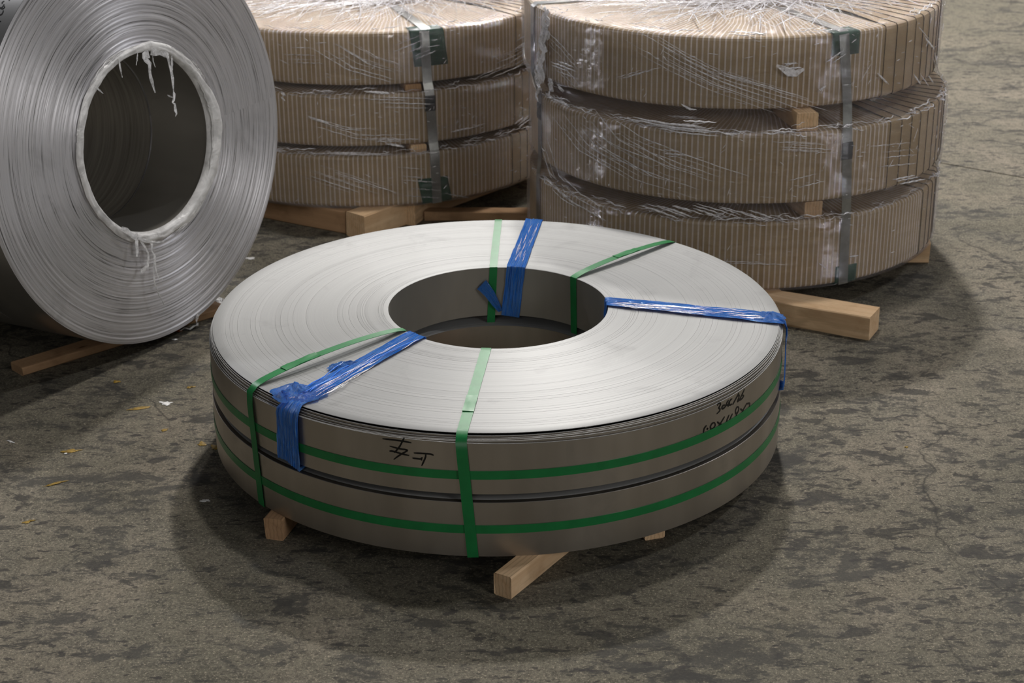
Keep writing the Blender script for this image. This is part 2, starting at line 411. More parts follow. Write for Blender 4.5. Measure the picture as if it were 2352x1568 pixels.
# outermost loose turns, stepped down
NK = 5
for k in range(NK):
    rk = lambda th, k=k: .643+(ROUT(th)-.643)*(k+1)/NK
    ri = lambda th, k=k: .643+(ROUT(th)-.643)*k/NK-.0005
    dk = lambda th, k=k: .0004+(.0033*(k+1))*(.12+.88*front(th+.25)**.8)*(1+.25*sin(3*th+k))
    rows = [lambda th, r=rk: (r(th)*cos(th), r(th)*sin(th), ZU0),
            lambda th, r=rk, d=dk: (r(th)*cos(th), r(th)*sin(th), ZU1-d(th)-.0006),
            lambda th, r=rk, d=dk: ((r(th)-.0005)*cos(th), (r(th)-.0005)*sin(th), ZU1-d(th)),
            lambda th, r=rk, d=dk: ((r(th)-.0014)*cos(th), (r(th)-.0014)*sin(th), ZU1-d(th)),
            lambda th, r=rk, d=dk: ((r(th)-.0016)*cos(th), (r(th)-.0016)*sin(th), ZU1-d(th)-.004),
            lambda th, r=ri, d=dk: (r(th)*cos(th), r(th)*sin(th), ZU1-d(th)-.0022)]
    o = fix(lathe('outer_turn', rows, MSIDE, up)); o.data.materials.append(MFACE); o.data.polygons.foreach_set('material_index', [1 if 288 <= i < 288*3 else 0 for i in range(len(o.data.polygons))]); autosmooth(o, 35)
fix(lathe('wound_underside', [lambda th: (IN_U[0]+IN_U[2]*cos(th), IN_U[1]+IN_U[2]*sin(th), ZU0), lambda th: (ROUT(th)*cos(th), ROUT(th)*sin(th), ZU0)][::-1], MBORE, up))
RLOW = lambda th: .6435+.0205*front(th)**1.3
LO = (.004, -.004, .643)
coil_l = fix(coil_face('wound_top', IN_L, (0, -.006, 0), .644, ZL1, lo, rng, grooves=12))
rows = [lambda th: (RLOW(th)*cos(th), RLOW(th)*sin(th), ZL0), lambda th: (RLOW(th)*cos(th), RLOW(th)*sin(th), ZL1-.0008),
        lambda th: ((RLOW(th)-.0008)*cos(th), (RLOW(th)-.0008)*sin(th), ZL1), lambda th: (.643*cos(th), -.006+.643*sin(th), ZL1-.0006)]
o = fix(lathe('outer_turn', rows, MSIDE, lo)); autosmooth(o, 25)
fix(tube_wall('bore_wall', lambda th: IN_L[2], IN_L, ZL0, ZL1-.0006, MSIDE, lo, inward=True))
fix(lathe('wound_underside', [lambda th: (IN_L[0]+IN_L[2]*cos(th), IN_L[1]+IN_L[2]*sin(th), ZL0), lambda th: (RLOW(th)*cos(th), RLOW(th)*sin(th), ZL0)][::-1], MBORE, lo))
# thin packers between the two coils
for i, an in enumerate((20, 95, 160, 225, 262, 318)):
    th = radians(an); d = Vector((cos(th), sin(th), 0))
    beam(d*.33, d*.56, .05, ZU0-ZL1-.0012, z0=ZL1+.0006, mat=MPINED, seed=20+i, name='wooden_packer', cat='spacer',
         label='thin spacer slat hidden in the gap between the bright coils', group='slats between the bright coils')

# marker writing on the coil side
def surf_upper(x, y):
    p = cyl(x, y, 0, 0, .66)
    for _ in range(3):
        th = math.atan2(p.y, p.x); p = cyl(x, y, 0, 0, ROUT(th)+.0004)
    return p
def strokes(lst, ox, oy, sc, surf, wpx, name, parent, taper=True):
    b = MB()
    for s in lst:
        pts = []
        for i in range(len(s)-1):
            for k in range(5):
                t = k/5; pts.append((s[i][0]*(1-t)+s[i+1][0]*t, s[i][1]*(1-t)+s[i+1][1]*t))
        pts.append(s[-1])
        for _ in range(3):
            pts = [pts[0]]+[((pts[i-1][0]+2*pts[i][0]+pts[i+1][0])/4, (pts[i-1][1]+2*pts[i][1]+pts[i+1][1])/4) for i in range(1, len(pts)-1)]+[pts[-1]]
        P = [surf(ox+x/sc, oy+y/sc) for x, y in pts]; rows = []; L = len(P)
        for i, p in enumerate(P):
            t = (P[min(i+1, L-1)]-P[max(i-1, 0)]).normalized(); n = Vector((p.x-surf.c[0], p.y-surf.c[1], 0)).normalized()
            w = t.cross(n).normalized()*wpx*.5; u = i/(L-1)
            w *= min(1, .55+3*u, .55+3*(1-u))
            rows.append([p-w, p+w])
        b.grid(rows)
    return b.build(name, MINK, parent)
surf_upper.c = (0, 0)
K = [[(260,390),(600,425),(940,470),(1210,525)], [(975,355),(930,450),(830,640),(760,730),(650,850)],
     [(495,630),(700,690),(870,730),(1050,750),(1085,780),(900,880),(760,970),(630,1070)],
     [(490,795),(560,790),(700,825),(900,890),(1140,940)], [(1285,855),(1600,875),(1850,890),(1940,935)],
     [(1680,890),(1675,990),(1620,1120),(1545,1280)], [(1240,1020),(1400,1045),(1550,1060)], [(1575,1000),(1520,1050),(1560,1100)]]
o = strokes(K, 860, 980, 14.256, surf_upper, .0036, 'marker_writing', up); tag(o, 'black marker characters beside the front green band')
K2 = [[(575,625),(600,560),(650,545),(670,580),(640,640),(610,690),(650,700),(650,760),(560,850)],
      [(800,600),(740,610),(700,670),(710,710),(760,690),(810,630),(850,570)],
      [(890,460),(840,540),(825,600),(880,605),(950,595)], [(905,500),(890,580),(870,660)],
      [(990,425),(930,470),(905,560),(930,610),(990,570)], [(1180,260),(1090,430),(1000,600)],
      [(1110,400),(1150,335),(1190,330),(1170,410),(1125,520),(1200,460)],
      [(1335,150),(1270,300),(1200,440),(1160,480)], [(1270,330),(1315,345),(1270,420),(1180,480)],
      [(280,1165),(210,1250),(190,1370)], [(310,1230),(290,1280),(325,1245)],
      [(500,1085),(430,1110),(380,1200),(400,1280),(470,1250),(525,1160),(500,1085)],
      [(780,920),(680,1090),(570,1250)], [(575,1065),(640,1130),(740,1160)],
      [(905,870),(850,1000),(820,1100)], [(1000,840),(940,960),(915,1045)],
      [(1175,660),(1120,650),(1075,760),(1090,850),(1140,820),(1180,700),(1150,640)], [(1110,850),(1100,930),(1060,1000)],
      [(1400,545),(1310,710),(1205,910)], [(1215,705),(1260,750),(1310,750)],
      [(1390,570),(1430,560),(1480,550),(1470,630),(1430,720),(1490,660),(1555,615)]]
o = strokes(K2, 1600, 880, 12.06, surf_upper, .0042, 'marker_writing', up); tag(o, 'black handwritten size line on the right of the coil side')

# ---------------------------------------------------------------- green bands
def ribbon(pts, nrm, w, name, mat, parent=None, thick=.0009, nw=2, uv=True, wob=None):
    """flat band along pts; nrm = outward normals; w = width or list"""
    L = len(pts); rows = []; back = []
    wp = None
    for i in range(L):
        t = (pts[min(i+1, L-1)]-pts[max(i-1, 0)]).normalized(); wd = t.cross(nrm[i])
        wd = wd.normalized() if wd.length > 1e-5 else wp
        wp = wd; ww = w[i] if isinstance(w, (list, tuple)) else w
        rw = []; bk = []
        for k in range(nw+1):
            s = k/nw-.5; off = Vector((0, 0, 0))
            if wob: off = nrm[i]*wob(i/(L-1), s)
            p = pts[i]+wd*ww*s+off; rw.append(p+nrm[i]*thick); bk.append(p)
        rows.append(rw); back.append(bk)
    v = []; f = []; uvs = []; n = nw+1
    for i in range(L):
        for k in range(n): v.append(rows[i][k]); uvs.append((i/(L-1)*4, k/nw))
    for i in range(L):
        for k in range(n): v.append(back[i][k]); uvs.append((i/(L-1)*4, k/nw))
    B = L*n
    for i in range(L-1):
        for k in range(nw):
            a = i*n+k; f.append((a, a+1, a+n+1, a+n)); f.append((B+a, B+a+n, B+a+n+1, B+a+1))
        f.append((i*n, i*n+n, B+i*n+n, B+i*n)); a = i*n+nw; f.append((a, B+a, B+a+n, a+n))
    f.append((0, B, B+nw, nw) if nw == 1 else tuple([k for k in range(n)]+[B+k for k in range(n-1, -1, -1)]))
    f.append(tuple([B+(L-1)*n+k for k in range(n)]+[(L-1)*n+k for k in range(n-1, -1, -1)]))
    o = mesh(name, v, f, mat, parent, True, uvs=uvs)
    autosmooth(o, 50)
    if parent: place(o, 0)
    return o
def lerp_ang(a, b, t):
    d = (b-a+pi) % (2*pi)-pi; return a+d*t
def loop_path(ti_b, ti_t, to_t, to_b, both=True, lift=0.0, under=True, off=.0012, z_low=None, lift_pos=.5):
    """path up the bore, over the top, down the outside, back under"""
    pts = []; nr = []
    zlow = z_low if z_low is not None else ZL0-.001
    zt = ZU1+off
    rin = IN_U[2]-off
    def P(c, r, th, z): return Vector((c[0]+r*cos(th), c[1]+r*sin(th), z))
    N = 8
    for i in range(N+1):
        t = i/N; z = zlow+(zt-.003-zlow)*t; th = lerp_ang(ti_b, ti_t, t)
        pts.append(P(IN_U, rin, th, z)); nr.append(Vector((-cos(th), -sin(th), 0)))
    p0 = P(IN_U, IN_U[2]+.002, ti_t, zt); nr0 = Vector((-cos(ti_t)*.5, -sin(ti_t)*.5, .85)).normalized()
    pts.append(P(IN_U, rin+.0004, ti_t, zt-.0008)); nr.append(nr0)
    ro = ROUT(to_t); p1 = Vector((ro*cos(to_t), ro*sin(to_t), zt))
    p1e = Vector(((ro-.012*front(to_t)-.003)*cos(to_t), (ro-.012*front(to_t)-.003)*sin(to_t), zt))
    N = 22
    for i in range(N+1):
        t = i/N; p = p0.lerp(p1e, t); p.z += lift*(4*t*(1-t))**.7 if lift else 0
        pts.append(p); nr.append(Vector((0, 0, 1)))
    d = Vector((cos(to_t), sin(to_t), 0))
    dz = .0135*front(to_t)
    pts.append(Vector(((ro+off)*cos(to_t), (ro+off)*sin(to_t), zt-dz-.001))); nr.append((d+Vector((0, 0, .8))).normalized())
    N = 10
    for i in range(1, N+1):
        t = i/N; z = zt-dz-.001+(zlow-zt+dz+.001)*t; th = lerp_ang(to_t, to_b, t)
        r = max(ROUT(th), RLOW(th))+off*1.8
        pts.append(Vector((r*cos(th), r*sin(th), z))); nr.append(Vector((cos(th), sin(th), 0)))
    if under:
        a = pts[-1].copy(); bq = pts[0].copy()
        for i in range(1, 11):
            t = i/10; p = a.lerp(bq, t); p.z = zlow-.0006; pts.append(p); nr.append(Vector((0, 0, -1)))
    return pts, nr
def ang(p, c=(0, 0)): return math.atan2(p.y-c[1], p.x-c[0])
def ang_top(x, y): return ang(gp(x, y, ZU1))
def ang_in(x, y): return ang(gp(x, y, ZU1), IN_U)
def ang_side(x, y, R=.662): return ang(cyl(x, y, 0, 0, R))
def far_in(x, y):                                   # far wall of the bore
    d = ray(x, y); ox, oy = CAM.x-IN_U[0], CAM.y-IN_U[1]
    a = d.x**2+d.y**2; b2 = 2*(ox*d.x+oy*d.y); c = ox*ox+oy*oy-(IN_U[2]-.002)**2
    q = CAM+d*((-b2+math.sqrt(max(0, b2*b2-4*a*c)))/(2*a)); return ang(q, IN_U)
def pband(name, label, args, w, joint=None, **kw):
    root = empty(name); tag(root, label, 'strap')
    pts, nr = loop_path(*args, **kw)
    ribbon(pts, nr, w, 'band', MGREEN, root)
    if joint:                                        # welded overlap: a second short layer with frayed end
        i0, i1 = joint
        P = [pts[i]+nr[i]*.0012 for i in range(i0, i1+1)]; Nn = nr[i0:i1+1]
        ribbon(P, Nn, w*1.06, 'welded_joint', MGREEN, root, nw=6, wob=lambda u, s: .0009*sin(40*s)*sin(9*u)+.0006*abs(sin(17*s+u*30)))
    return root
f_in, f_out, f_bot = ang_in(1118, 797), ang_top(1063, 988), ang_side(1087, 1275)
pband('plastic_band', 'green plastic band over the front of the bright coils, nearest the camera', (f_in, f_in, f_out, f_bot), .0225, joint=(23, 27))
a_in, a_out, a_bot = ang_in(930, 757), ang_top(590, 884), ang_side(600, 1150)
pband('plastic_band', 'green plastic band bowed up over the left front of the bright coils', (a_in, a_in, a_out, a_bot), .0205, joint=(23, 28), lift=.016)
b_in, b_out = ang_in(1133, 612), ang_top(1145, 503)
b_inb = far_in(1122, 775)
pband('plastic_band', 'green plastic band over the back rim and down the bore, left of the blue film', (b_inb, b_in, b_out, b_out), .019, joint=None, lift=.002)
c_in, c_out = ang_in(1322, 636), ang_top(1549, 553); c_inb = far_in(1320, 760)
pband('plastic_band', 'green plastic band over the right rear of the bright coils', (c_inb, c_in, c_out, c_out), .0195, joint=(19, 24), lift=.012)
# dark underside tails of the two bowed bands
def hoop(zc, RF, label, tilt=0.0, wv=.0185):
    root = empty('plastic_band'); tag(root, label, 'strap'); v = []; f = []; M2 = 240
    for j in range(M2):
        th = 2*pi*j/M2; z = zc(th)
        for (dr, dz) in ((.0004, -wv/2), (.0014, -wv/2), (.0014, wv/2), (.0004, wv/2)):
            r = RF(th)+dr; v.append((r*cos(th), r*sin(th), z+dz))
    for j in range(M2):
        for k in range(4):
            a = j*4+k; b_ = ((j+1) % M2)*4+k; a2 = j*4+(k+1) % 4; b2 = ((j+1) % M2)*4+(k+1) % 4
            f.append((a, b_, b2, a2))
    o = mesh('band', v, f, MGREEN, root, True); autosmooth(o, 40)
    return root
hoop(lambda th: .2320+.004*cos(th), ROUT, 'green plastic band running round the side of the upper bright coil')
hoop(lambda th: .1120+.003*cos(th), RLOW, 'green plastic band running round the side of the lower bright coil')

# ---------------------------------------------------------------- blue film ties on the upper coil
def fbm(x, y, z=0.0): return noise.fractal(Vector((x, y, z)), 1.0, 2.2, 4)
def blue_tie(name, label, args, wt, ws, wi, seed, bits=(), zlow=None, wave=.004):
    root = empty(name); tag(root, label, 'plastic film')
    pts, nr = loop_path(*args, z_low=ZU0-.001, off=.0028)
    n = len(pts); w = []
    for i in range(n):
        if i <= 8: w.append(wi)
        elif i <= 32: t = (i-9)/23; w.append(wt[0]+(wt[1]-wt[0])*t)
        elif i <= 43: w.append(ws)
        else: t = (i-43)/10; w.append(ws+(wi-ws)*t)
    w = [x*(1+.06*fbm(i*.3, seed)) for i, x in enumerate(w)]
    P = []; N2 = []; W2 = []
    for i in range(n-1):
        for k in range(3):
            t = k/3; P.append(pts[i].lerp(pts[i+1], t)); N2.append(nr[i].lerp(nr[i+1], t).normalized()); W2.append(w[i]*(1-t)+w[i+1]*t)
    ribbon(P, N2, W2, 'film_band', MBLUE, root, thick=.0003, nw=22,
           wob=lambda u, s: wave*abs(fbm(u*7, s*9, seed))+.0010*abs(sin(s*34+fbm(u*4, s, seed)*3)))
    return root
e1 = blue_tie('blue_film_tie', 'blue plastic film tie with a crumpled knot at the left front rim',
         (ang_in(955, 772), ang_in(955, 772), ang_top(668, 930), ang_side(668, 1050)), (.050, .050), .062, .05, 1.0)
e2 = blue_tie('blue_film_tie', 'blue plastic film tie across the right of the bright coil', (ang_in(1394, 695),)*2+(ang_top(1792, 735), ang_top(1794, 765)), (.052, .060), .034, .05, 2.0)
bi = far_in(1172, 700)
e3 = blue_tie('blue_film_tie', 'blue plastic film tie over the back rim and down the bore wall', (bi, ang_in(1187, 612), ang_top(1228, 505), ang_top(1228, 505)), (.046, .044), .045, .045, 3.0)
def crumple(name, cen, rx, ry, h, seed, mat, parent, rot=0.0, n=26, up_v=None, tearing=.35):
    v = []; f = []; uv = []; ca, sa = cos(rot), sin(rot)
    for i in range(n+1):
        for j in range(n+1):
            a, c = i/n*2-1, j/n*2-1
            m = max(abs(a), abs(c)); L = math.hypot(a, c)
            if L > 0: a, c = a*m/L, c*m/L            # square to disc
            th = math.atan2(c, a); ed = 1+tearing*fbm(cos(th)*1.3, sin(th)*1.3, seed)
            x, y = a*rx*ed, c*ry*ed
            z = h*(.2+abs(fbm(a*1.5, c*1.5, seed))*.9)*(1-.85*m**3)+.0006
            v.append(cen+Vector((x*ca-y*sa, x*sa+y*ca, z))); uv.append((a*2, c*1.2))
    for i in range(n):
        for j in range(n):
            q = i*(n+1)+j; f.append((q, q+n+1, q+n+2, q+1))
    o = mesh(name, v, f, mat, parent, True, uvs=uv)
    if parent: place(o, 0)
    return o
tz = ZU1+.003
crumple('crumpled_knot', gp(672, 898, tz), .040, .034, .020, 7.1, MBLUE, e1, .5)
crumple('crumpled_knot', gp(700, 912, tz), .034, .024, .014, 3.3, MBLUET, e1, -.4)
crumple('crumpled_knot', gp(650, 912, tz), .020, .032, .012, 9.3, MBLUET, e1, .4)
crumple('loose_flap', gp(786, 840, tz), .042, .011, .012, 5.3, MBLUE, e1, .62, tearing=.6)
crumple('loose_flap', gp(735, 905, tz), .038, .013, .008, 15.3, MBLUET, e1, .9, tearing=.6)
crumple('crumpled_knot', gp(1770, 727, tz), .034, .028, .010, 6.1, MBLUE, e2, .2)
b = MB()
for k, (p, q) in enumerate((((700, 892), (790, 832)), ((712, 898), (800, 838)), ((690, 905), (960, 778)))):
    A_, B_ = gp(*p, tz+.004), gp(*q, tz+.004); b.tube([A_.lerp(B_, t/10)+Vector((0, 0, .002*sin(t))) for t in range(11)], .0011, 5)
b.build('film_strand', MBLUE, e1)
def glints(root, a0, a1, b0, b1, n, seed):  # white tubes standing in for highlights along the blue film
    rr = random.Random(seed); b = MB()
    for q in range(n):
        u = rr.uniform(.05, .95); t0 = rr.uniform(0, .8); t1 = min(1, t0+rr.uniform(.06, .3))
        P = []
        for k in range(7):
            t = t0+(t1-t0)*k/6; x = (a0[0]*(1-u)+a1[0]*u)*(1-t)+(b0[0]*(1-u)+b1[0]*u)*t; y = (a0[1]*(1-u)+a1[1]*u)*(1-t)+(b0[1]*(1-u)+b1[1]*u)*t
            P.append(gp(x, y+1.2*sin(k+q), ZU1+.0065))
        r0 = rr.uniform(.0003, .0008); b.tube(P, lambda u, r0=r0: r0*max(.2, sin(pi*u)**.5), 5)
    o = b.build('film_glint', MFOLDB, root); o['kind'] = 'stuff'
glints(e1, (940, 772), (972, 780), (700, 905), (725, 925), 34, 1); glints(e1, (640, 890), (650, 915), (700, 880), (715, 915), 22, 2)
glints(e2, (1398, 688), (1398, 704), (1785, 716), (1790, 738), 44, 3); glints(e3, (1175, 606), (1200, 608), (1208, 512), (1242, 512), 24, 4)
# loose tail inside the bore
th0, th1 = far_in(1150, 712), far_in(1108, 655)
def inner_pt(px, py, dr=.004):
    d = ray(px, py); ox, oy = CAM.x-IN_U[0], CAM.y-IN_U[1]; R = IN_U[2]-dr
    a = d.x**2+d.y**2; b2 = 2*(ox*d.x+oy*d.y); c = ox*ox+oy*oy-R*R
    return CAM+d*((-b2+math.sqrt(max(0, b2*b2-4*a*c)))/(2*a))
P = [inner_pt(1150, 714, .004), inner_pt(1139, 697, .009), inner_pt(1126, 676, .013), inner_pt(1113, 660, .010), inner_pt(1106, 653, .006)]
N2 = [Vector((-(p.x-IN_U[0]), -(p.y-IN_U[1]), 0)).normalized() for p in P]
o = ribbon(P, N2, [.010, .019, .025, .029, .031], 'loose_tail', MBLUE, e3, thick=.0003, nw=12, wob=lambda u, s: .004*abs(fbm(u*4, s*7, 2)))

# ---------------------------------------------------------------- paper wrapped coil stacks
def turn_mesh(R, Ri, w, da, name, wide, skew):
    """one overlapping turn of paper round the ring section, centred on angle 0, base z 0; leading edge proud"""
    prof = [(Ri, .004), (Ri, w-.004), (Ri+.004, w), ((R+Ri)/2, w), (R-.007, w), (R-.002, w-.003), (R, w-.009), (R, w*.5), (R, .009), (R-.002, .003), (R-.007, 0), (Ri+.004, 0)]
    nrm = [(-1, -.3), (-1, .3), (-.3, 1), (0, 1), (.2, 1), (.7, .7), (1, .2), (1, 0), (1, -.2), (.7, -.7), (.2, -1), (-.3, -1)]
    e = (.0044 if not wide else .0026)/R
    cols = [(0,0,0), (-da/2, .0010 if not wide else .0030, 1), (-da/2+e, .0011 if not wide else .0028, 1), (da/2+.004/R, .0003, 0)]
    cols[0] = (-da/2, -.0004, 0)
    v = []; f = []; fm = []
    for a, off, _ in cols:
        for (r, z), (nx, nz) in zip(prof, nrm):
            l = math.hypot(nx, nz); rr = r+off*nx/l; zz = z+off*nz/l
            aa = a+skew*((R-r)/(R-Ri))
            v.append((rr*cos(aa), rr*sin(aa), zz))
    n = len(prof)
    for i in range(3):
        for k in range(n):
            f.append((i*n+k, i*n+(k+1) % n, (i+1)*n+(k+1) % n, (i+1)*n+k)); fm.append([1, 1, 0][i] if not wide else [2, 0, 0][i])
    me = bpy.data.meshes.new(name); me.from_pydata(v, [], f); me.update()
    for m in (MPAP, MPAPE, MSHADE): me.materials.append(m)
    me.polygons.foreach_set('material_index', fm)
    bm = bmesh.new(); bm.from_mesh(me); bmesh.ops.recalc_face_normals(bm, faces=bm.faces); bm.to_mesh(me); bm.free()
    return me
def wrapped_ring(cx, cy, z, R, w, label, group, step, wide_ranges, seed, wide=.047):
    root = empty('paper_wrapped_coil', (cx, cy, z)); tag(root, label, 'steel coil', group)
    rr = random.Random(seed); key = ('%d' % int(R*1000))
    da_n, da_w = step/R, wide/R
    if key not in MESH:
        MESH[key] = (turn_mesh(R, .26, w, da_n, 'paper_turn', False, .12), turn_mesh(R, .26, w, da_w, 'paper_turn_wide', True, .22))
    mn, mw = MESH[key]
    a = radians(seed*3); end = a+2*pi; cnt = 0
    while a < end-1e-4:
        d = math.degrees(a) % 360
        isw = any(lo_ <= d <= hi_ for lo_, hi_ in wide_ranges)
        da = da_w if isw else da_n
        o = bpy.data.objects.new('paper_turn', mw if isw else mn); COL.objects.link(o); o.parent = root
        o.rotation_euler.z = a+da/2+rr.uniform(-.0012, .0012); s = 1+rr.uniform(-.0006, .0006); o.scale = (s, s, 1)
        a += da; cnt += 1
    return root
MESH = {}
SB = dict(R=.604, w=.193, z=[.067, .310, .556], c=[(.712, 1.360), (.718, 1.369), (.699, 1.428)])
SA = dict(R=.636, w=.160, z=[.080, .268, .454], c=[(-.420, 2.108), (-.417, 2.125), (-.407, 2.145)])
names = ['bottom', 'middle', 'top']
for i in range(3):
    wrapped_ring(*SB['c'][i], SB['z'][i], SB['R'], SB['w'], '%s paper-wrapped coil of the right-hand stack' % names[i], 'coils of the right stack', .0152, [(305, 360), (0, 60)] if i else [(325, 360), (0, 60)], 7+i)
    wrapped_ring(*SA['c'][i], SA['z'][i], SA['R'], SA['w'], '%s paper-wrapped coil of the stack behind, on the left' % names[i], 'coils of the left stack', .0150, [(318, 360), (0, 60)], 17+i, wide=.040)

# spacer blocks between the coils
def block(S, i, ang_deg, wx, ln, label, sd, r_out=.004, mat=MPINE):
    z0 = S['z'][i]+S['w']+.0025; z1 = S['z'][i+1]-.0015; c = S['c'][i]; th = radians(ang_deg); d = Vector((cos(th), sin(th), 0))
    p = Vector((c[0], c[1], 0))
    return beam(p+d*(S['R']-r_out), p+d*(S['R']-r_out-ln), wx, z1-z0, z0=z0, mat=mat, seed=sd, name='spacer_block', cat='spacer', label=label)
def sang(S, x, y, i): return math.degrees(ang(cyl(x, y, S['c'][i][0], S['c'][i][1], S['R']), S['c'][i]))
block(SB, 1, sang(SB, 1858, 285, 1), .060, .18, 'wood block between the top and middle coils of the right stack, front', 31, .012)
block(SB, 0, sang(SB, 1872, 480, 0), .052, .18, 'wood block between the middle and bottom coils of the right stack, front', 32, .010)
block(SB, 1, 160, .06, .18, 'left wood block between the top and middle coils of the right stack', 33)
block(SB, 0, 160, .06, .18, 'left wood block between the middle and bottom coils of the right stack', 34)
block(SB, 1, 25, .06, .20, 'rear right wood block between the top and middle coils of the right stack', 35)
block(SB, 0, 25, .06, .20, 'rear right wood block between the middle and bottom coils of the right stack', 36)
block(SA, 1, sang(SA, 951, 202, 1), .050, .16, 'wood block under the top coil of the left stack, beside the steel strap', 37, .008, MPINED)
block(SA, 0, sang(SA, 963, 340, 0), .050, .16, 'wood block under the middle coil of the left stack, beside the steel strap', 38, .008)
block(SA, 1, 170, .05, .16, 'left wood block under the top coil of the left stack', 39)
block(SA, 0, 170, .05, .16, 'left wood block under the middle coil of the left stack', 40)
block(SA, 1, 60, .05, .16, 'rear wood block under the top coil of the left stack', 41)
block(SA, 0, 60, .05, .16, 'rear wood block under the middle coil of the left stack', 42)

# floor timbers under the stacks
a, c = gp(1998, 783), gp(1799, 748)
d = (c-a).normalized(); n_ = Vector((-d.y, d.x, 0)); n_ = n_ if n_.y > 0 else -n_
p0 = a+n_*.044+d*.004
beam(p0, p0+d*.96, .088, .0655, seed=51, ragged=.004, label='thick pine beam jutting out at the right front of the right stack')
a = gp(1790, 748); q = Vector((a.x-.03, a.y+.01, 0))
beam_end((1768, 742), (1812, 738), .9, .0655, seed=52, label='pine runner end tucked under the right stack behind the bright coil')
a = gp(2132, 605)
beam(Vector((a.x+.005, a.y+.045, 0)), Vector((a.x-.85, a.y+.10, 0)), .085, .0655, seed=53, label='pine runner end at the far right of the right stack')
a, c = gp(797, 541), gp(838, 552)
mid = (a+c)/2; d2 = (gp(915, 523)-gp(838, 552)); d2.z = 0; d2.normalize()
beam(mid, mid+d2*1.05, .078, .0785, seed=54, label='sawn pine block end at the front of the left stack')
a = gp(925, 520)
beam(Vector((a.x, a.y+.02, 0)), Vector((a.x+.40, a.y+.95, 0)), .085, .0785, seed=55, label='second pine block right of the sawn end under the left stack')
a, c = gp(790, 540), gp(600, 503)
d3 = (c-a).normalized(); n3 = Vector((-d3.y, d3.x, 0)); n3 = n3 if n3.y > 0 else -n3
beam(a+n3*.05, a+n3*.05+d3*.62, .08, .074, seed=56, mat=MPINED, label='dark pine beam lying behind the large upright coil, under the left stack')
a = gp(960, 516)
beam(Vector((a.x+.02, a.y+.06, 0)), Vector((a.x+.5, a.y+.04, 0)), .05, .03, seed=57, mat=MPINED, label='thin reddish lath on the floor under the left stack')

# ---------------------------------------------------------------- steel straps, seals and edge protectors on the stacks
def stack_strap(S, xt, yt, xb, yb, w, label, seal_y=None, th_given=None, via=None):
    root = empty('steel_strap'); tag(root, label, 'strap')
    th_t = th_given if th_given is not None else ang(cyl(xt, yt, *S['c'][2], S['R']), S['c'][2])
    th_b = th_given if th_given is not None else ang(cyl(xb, yb, *S['c'][0], S['R']), S['c'][0])
    pts = []; nr = []; o_ = .0045
    zt = S['z'][2]+S['w']+o_; c2 = S['c'][2]
    for r in (.28, .40, .50, S['R']-.006):
        pts.append(Vector((c2[0]+r*cos(th_t), c2[1]+r*sin(th_t), zt))); nr.append(Vector((0, 0, 1)))
    for i in (2, 1, 0):
        for t in (1, .5, 0):
            z = S['z'][i]+S['w']*t; tt = (z-S['z'][0])/(S['z'][2]+S['w']-S['z'][0]); th = th_b+(th_t-th_b)*tt
            r = S['R']+o_; c = S['c'][i]
            if via: x0_, y0_, x1_, y1_ = via[2-i]; th = ang(cyl(x1_+(x0_-x1_)*t, y1_+(y0_-y1_)*t, *c, S['R']), c)
            p = Vector((c[0]+r*cos(th), c[1]+r*sin(th), z-(.004 if t == 1 and i == 2 else 0)+(-.004 if t == 0 and i == 0 else 0)))
            pts.append(p); nr.append(Vector((cos(th), sin(th), 0)))
    # underneath
    for r in (S['R']-.01, .40):
        c = S['c'][0]; pts.append(Vector((c[0]+r*cos(th_b), c[1]+r*sin(th_b), S['z'][0]-.0055))); nr.append(Vector((0, 0, -1)))
    ribbon(pts, nr, w, 'band', MSTRAP, root, thick=.001)
    if seal_y is not None:
        t = seal_y; i = 1; z = S['z'][1]+S['w']*t; tt = (z-S['z'][0])/(S['z'][2]+S['w']-S['z'][0]); th = th_b+(th_t-th_b)*tt; c = S['c'][1]
        if via: th = ang(cyl(*via[3], *c, S['R']), c)
        P = []; N_ = []
        for k in range(5):
            zz = z+.024-.012*k; r = S['R']+o_+.0016+(.0016 if k % 2 else 0); P.append(Vector((c[0]+r*cos(th), c[1]+r*sin(th), zz))); N_.append(Vector((cos(th), sin(th), 0)))
        ribbon(P, N_, w*1.12, 'crimp_seal', MSEAL, root, thick=.0016)
    return th_t, th_b
def protector(S, th, top, wd, hgt, dep, tilt, label):
    i = 2 if top else 0; c = S['c'][i]; R = S['R']+.0032; zE = S['z'][i]+(S['w']+.003 if top else -.003); s = -1 if top else 1
    pts = []; nr = []
    d = Vector((cos(th), sin(th), 0))
    def pp(th_, r, z): return Vector((c[0]+r*cos(th_), c[1]+r*sin(th_), z))
    v = []; f = []; nW = 10
    prof = [(R-dep, zE), (R-dep*.5, zE), (R-.006, zE), (R-.001, zE+s*.002), (R, zE+s*.008), (R, zE+s*hgt*.5), (R, zE+s*hgt)]
    for (r, z) in prof:
        for k in range(nW+1):
            tt = th+((k/nW-.5)*wd+tilt*abs(z-zE))/R
            v.append(pp(tt, r, z))
    n = nW+1
    for a_ in range(len(prof)-1):
        for k in range(nW): q = a_*n+k; f.append((q, q+1, q+n+1, q+n))
    o = mesh('edge_protector', v, f, MGREEND, None, True)
    m = o.modifiers.new('s', 'SOLIDIFY'); m.thickness = .0010; m.offset = 0
    tag(o, label, 'edge guard'); return o
tB, bB = stack_strap(SB, 1940, 78, 1935, 645, .030, 'flat steel strap down the front of the right stack', .70, via=[(1937, 78, 1944, 235), (1944, 300, 1942, 455), (1941, 497, 1934, 645), (1943, 340)])
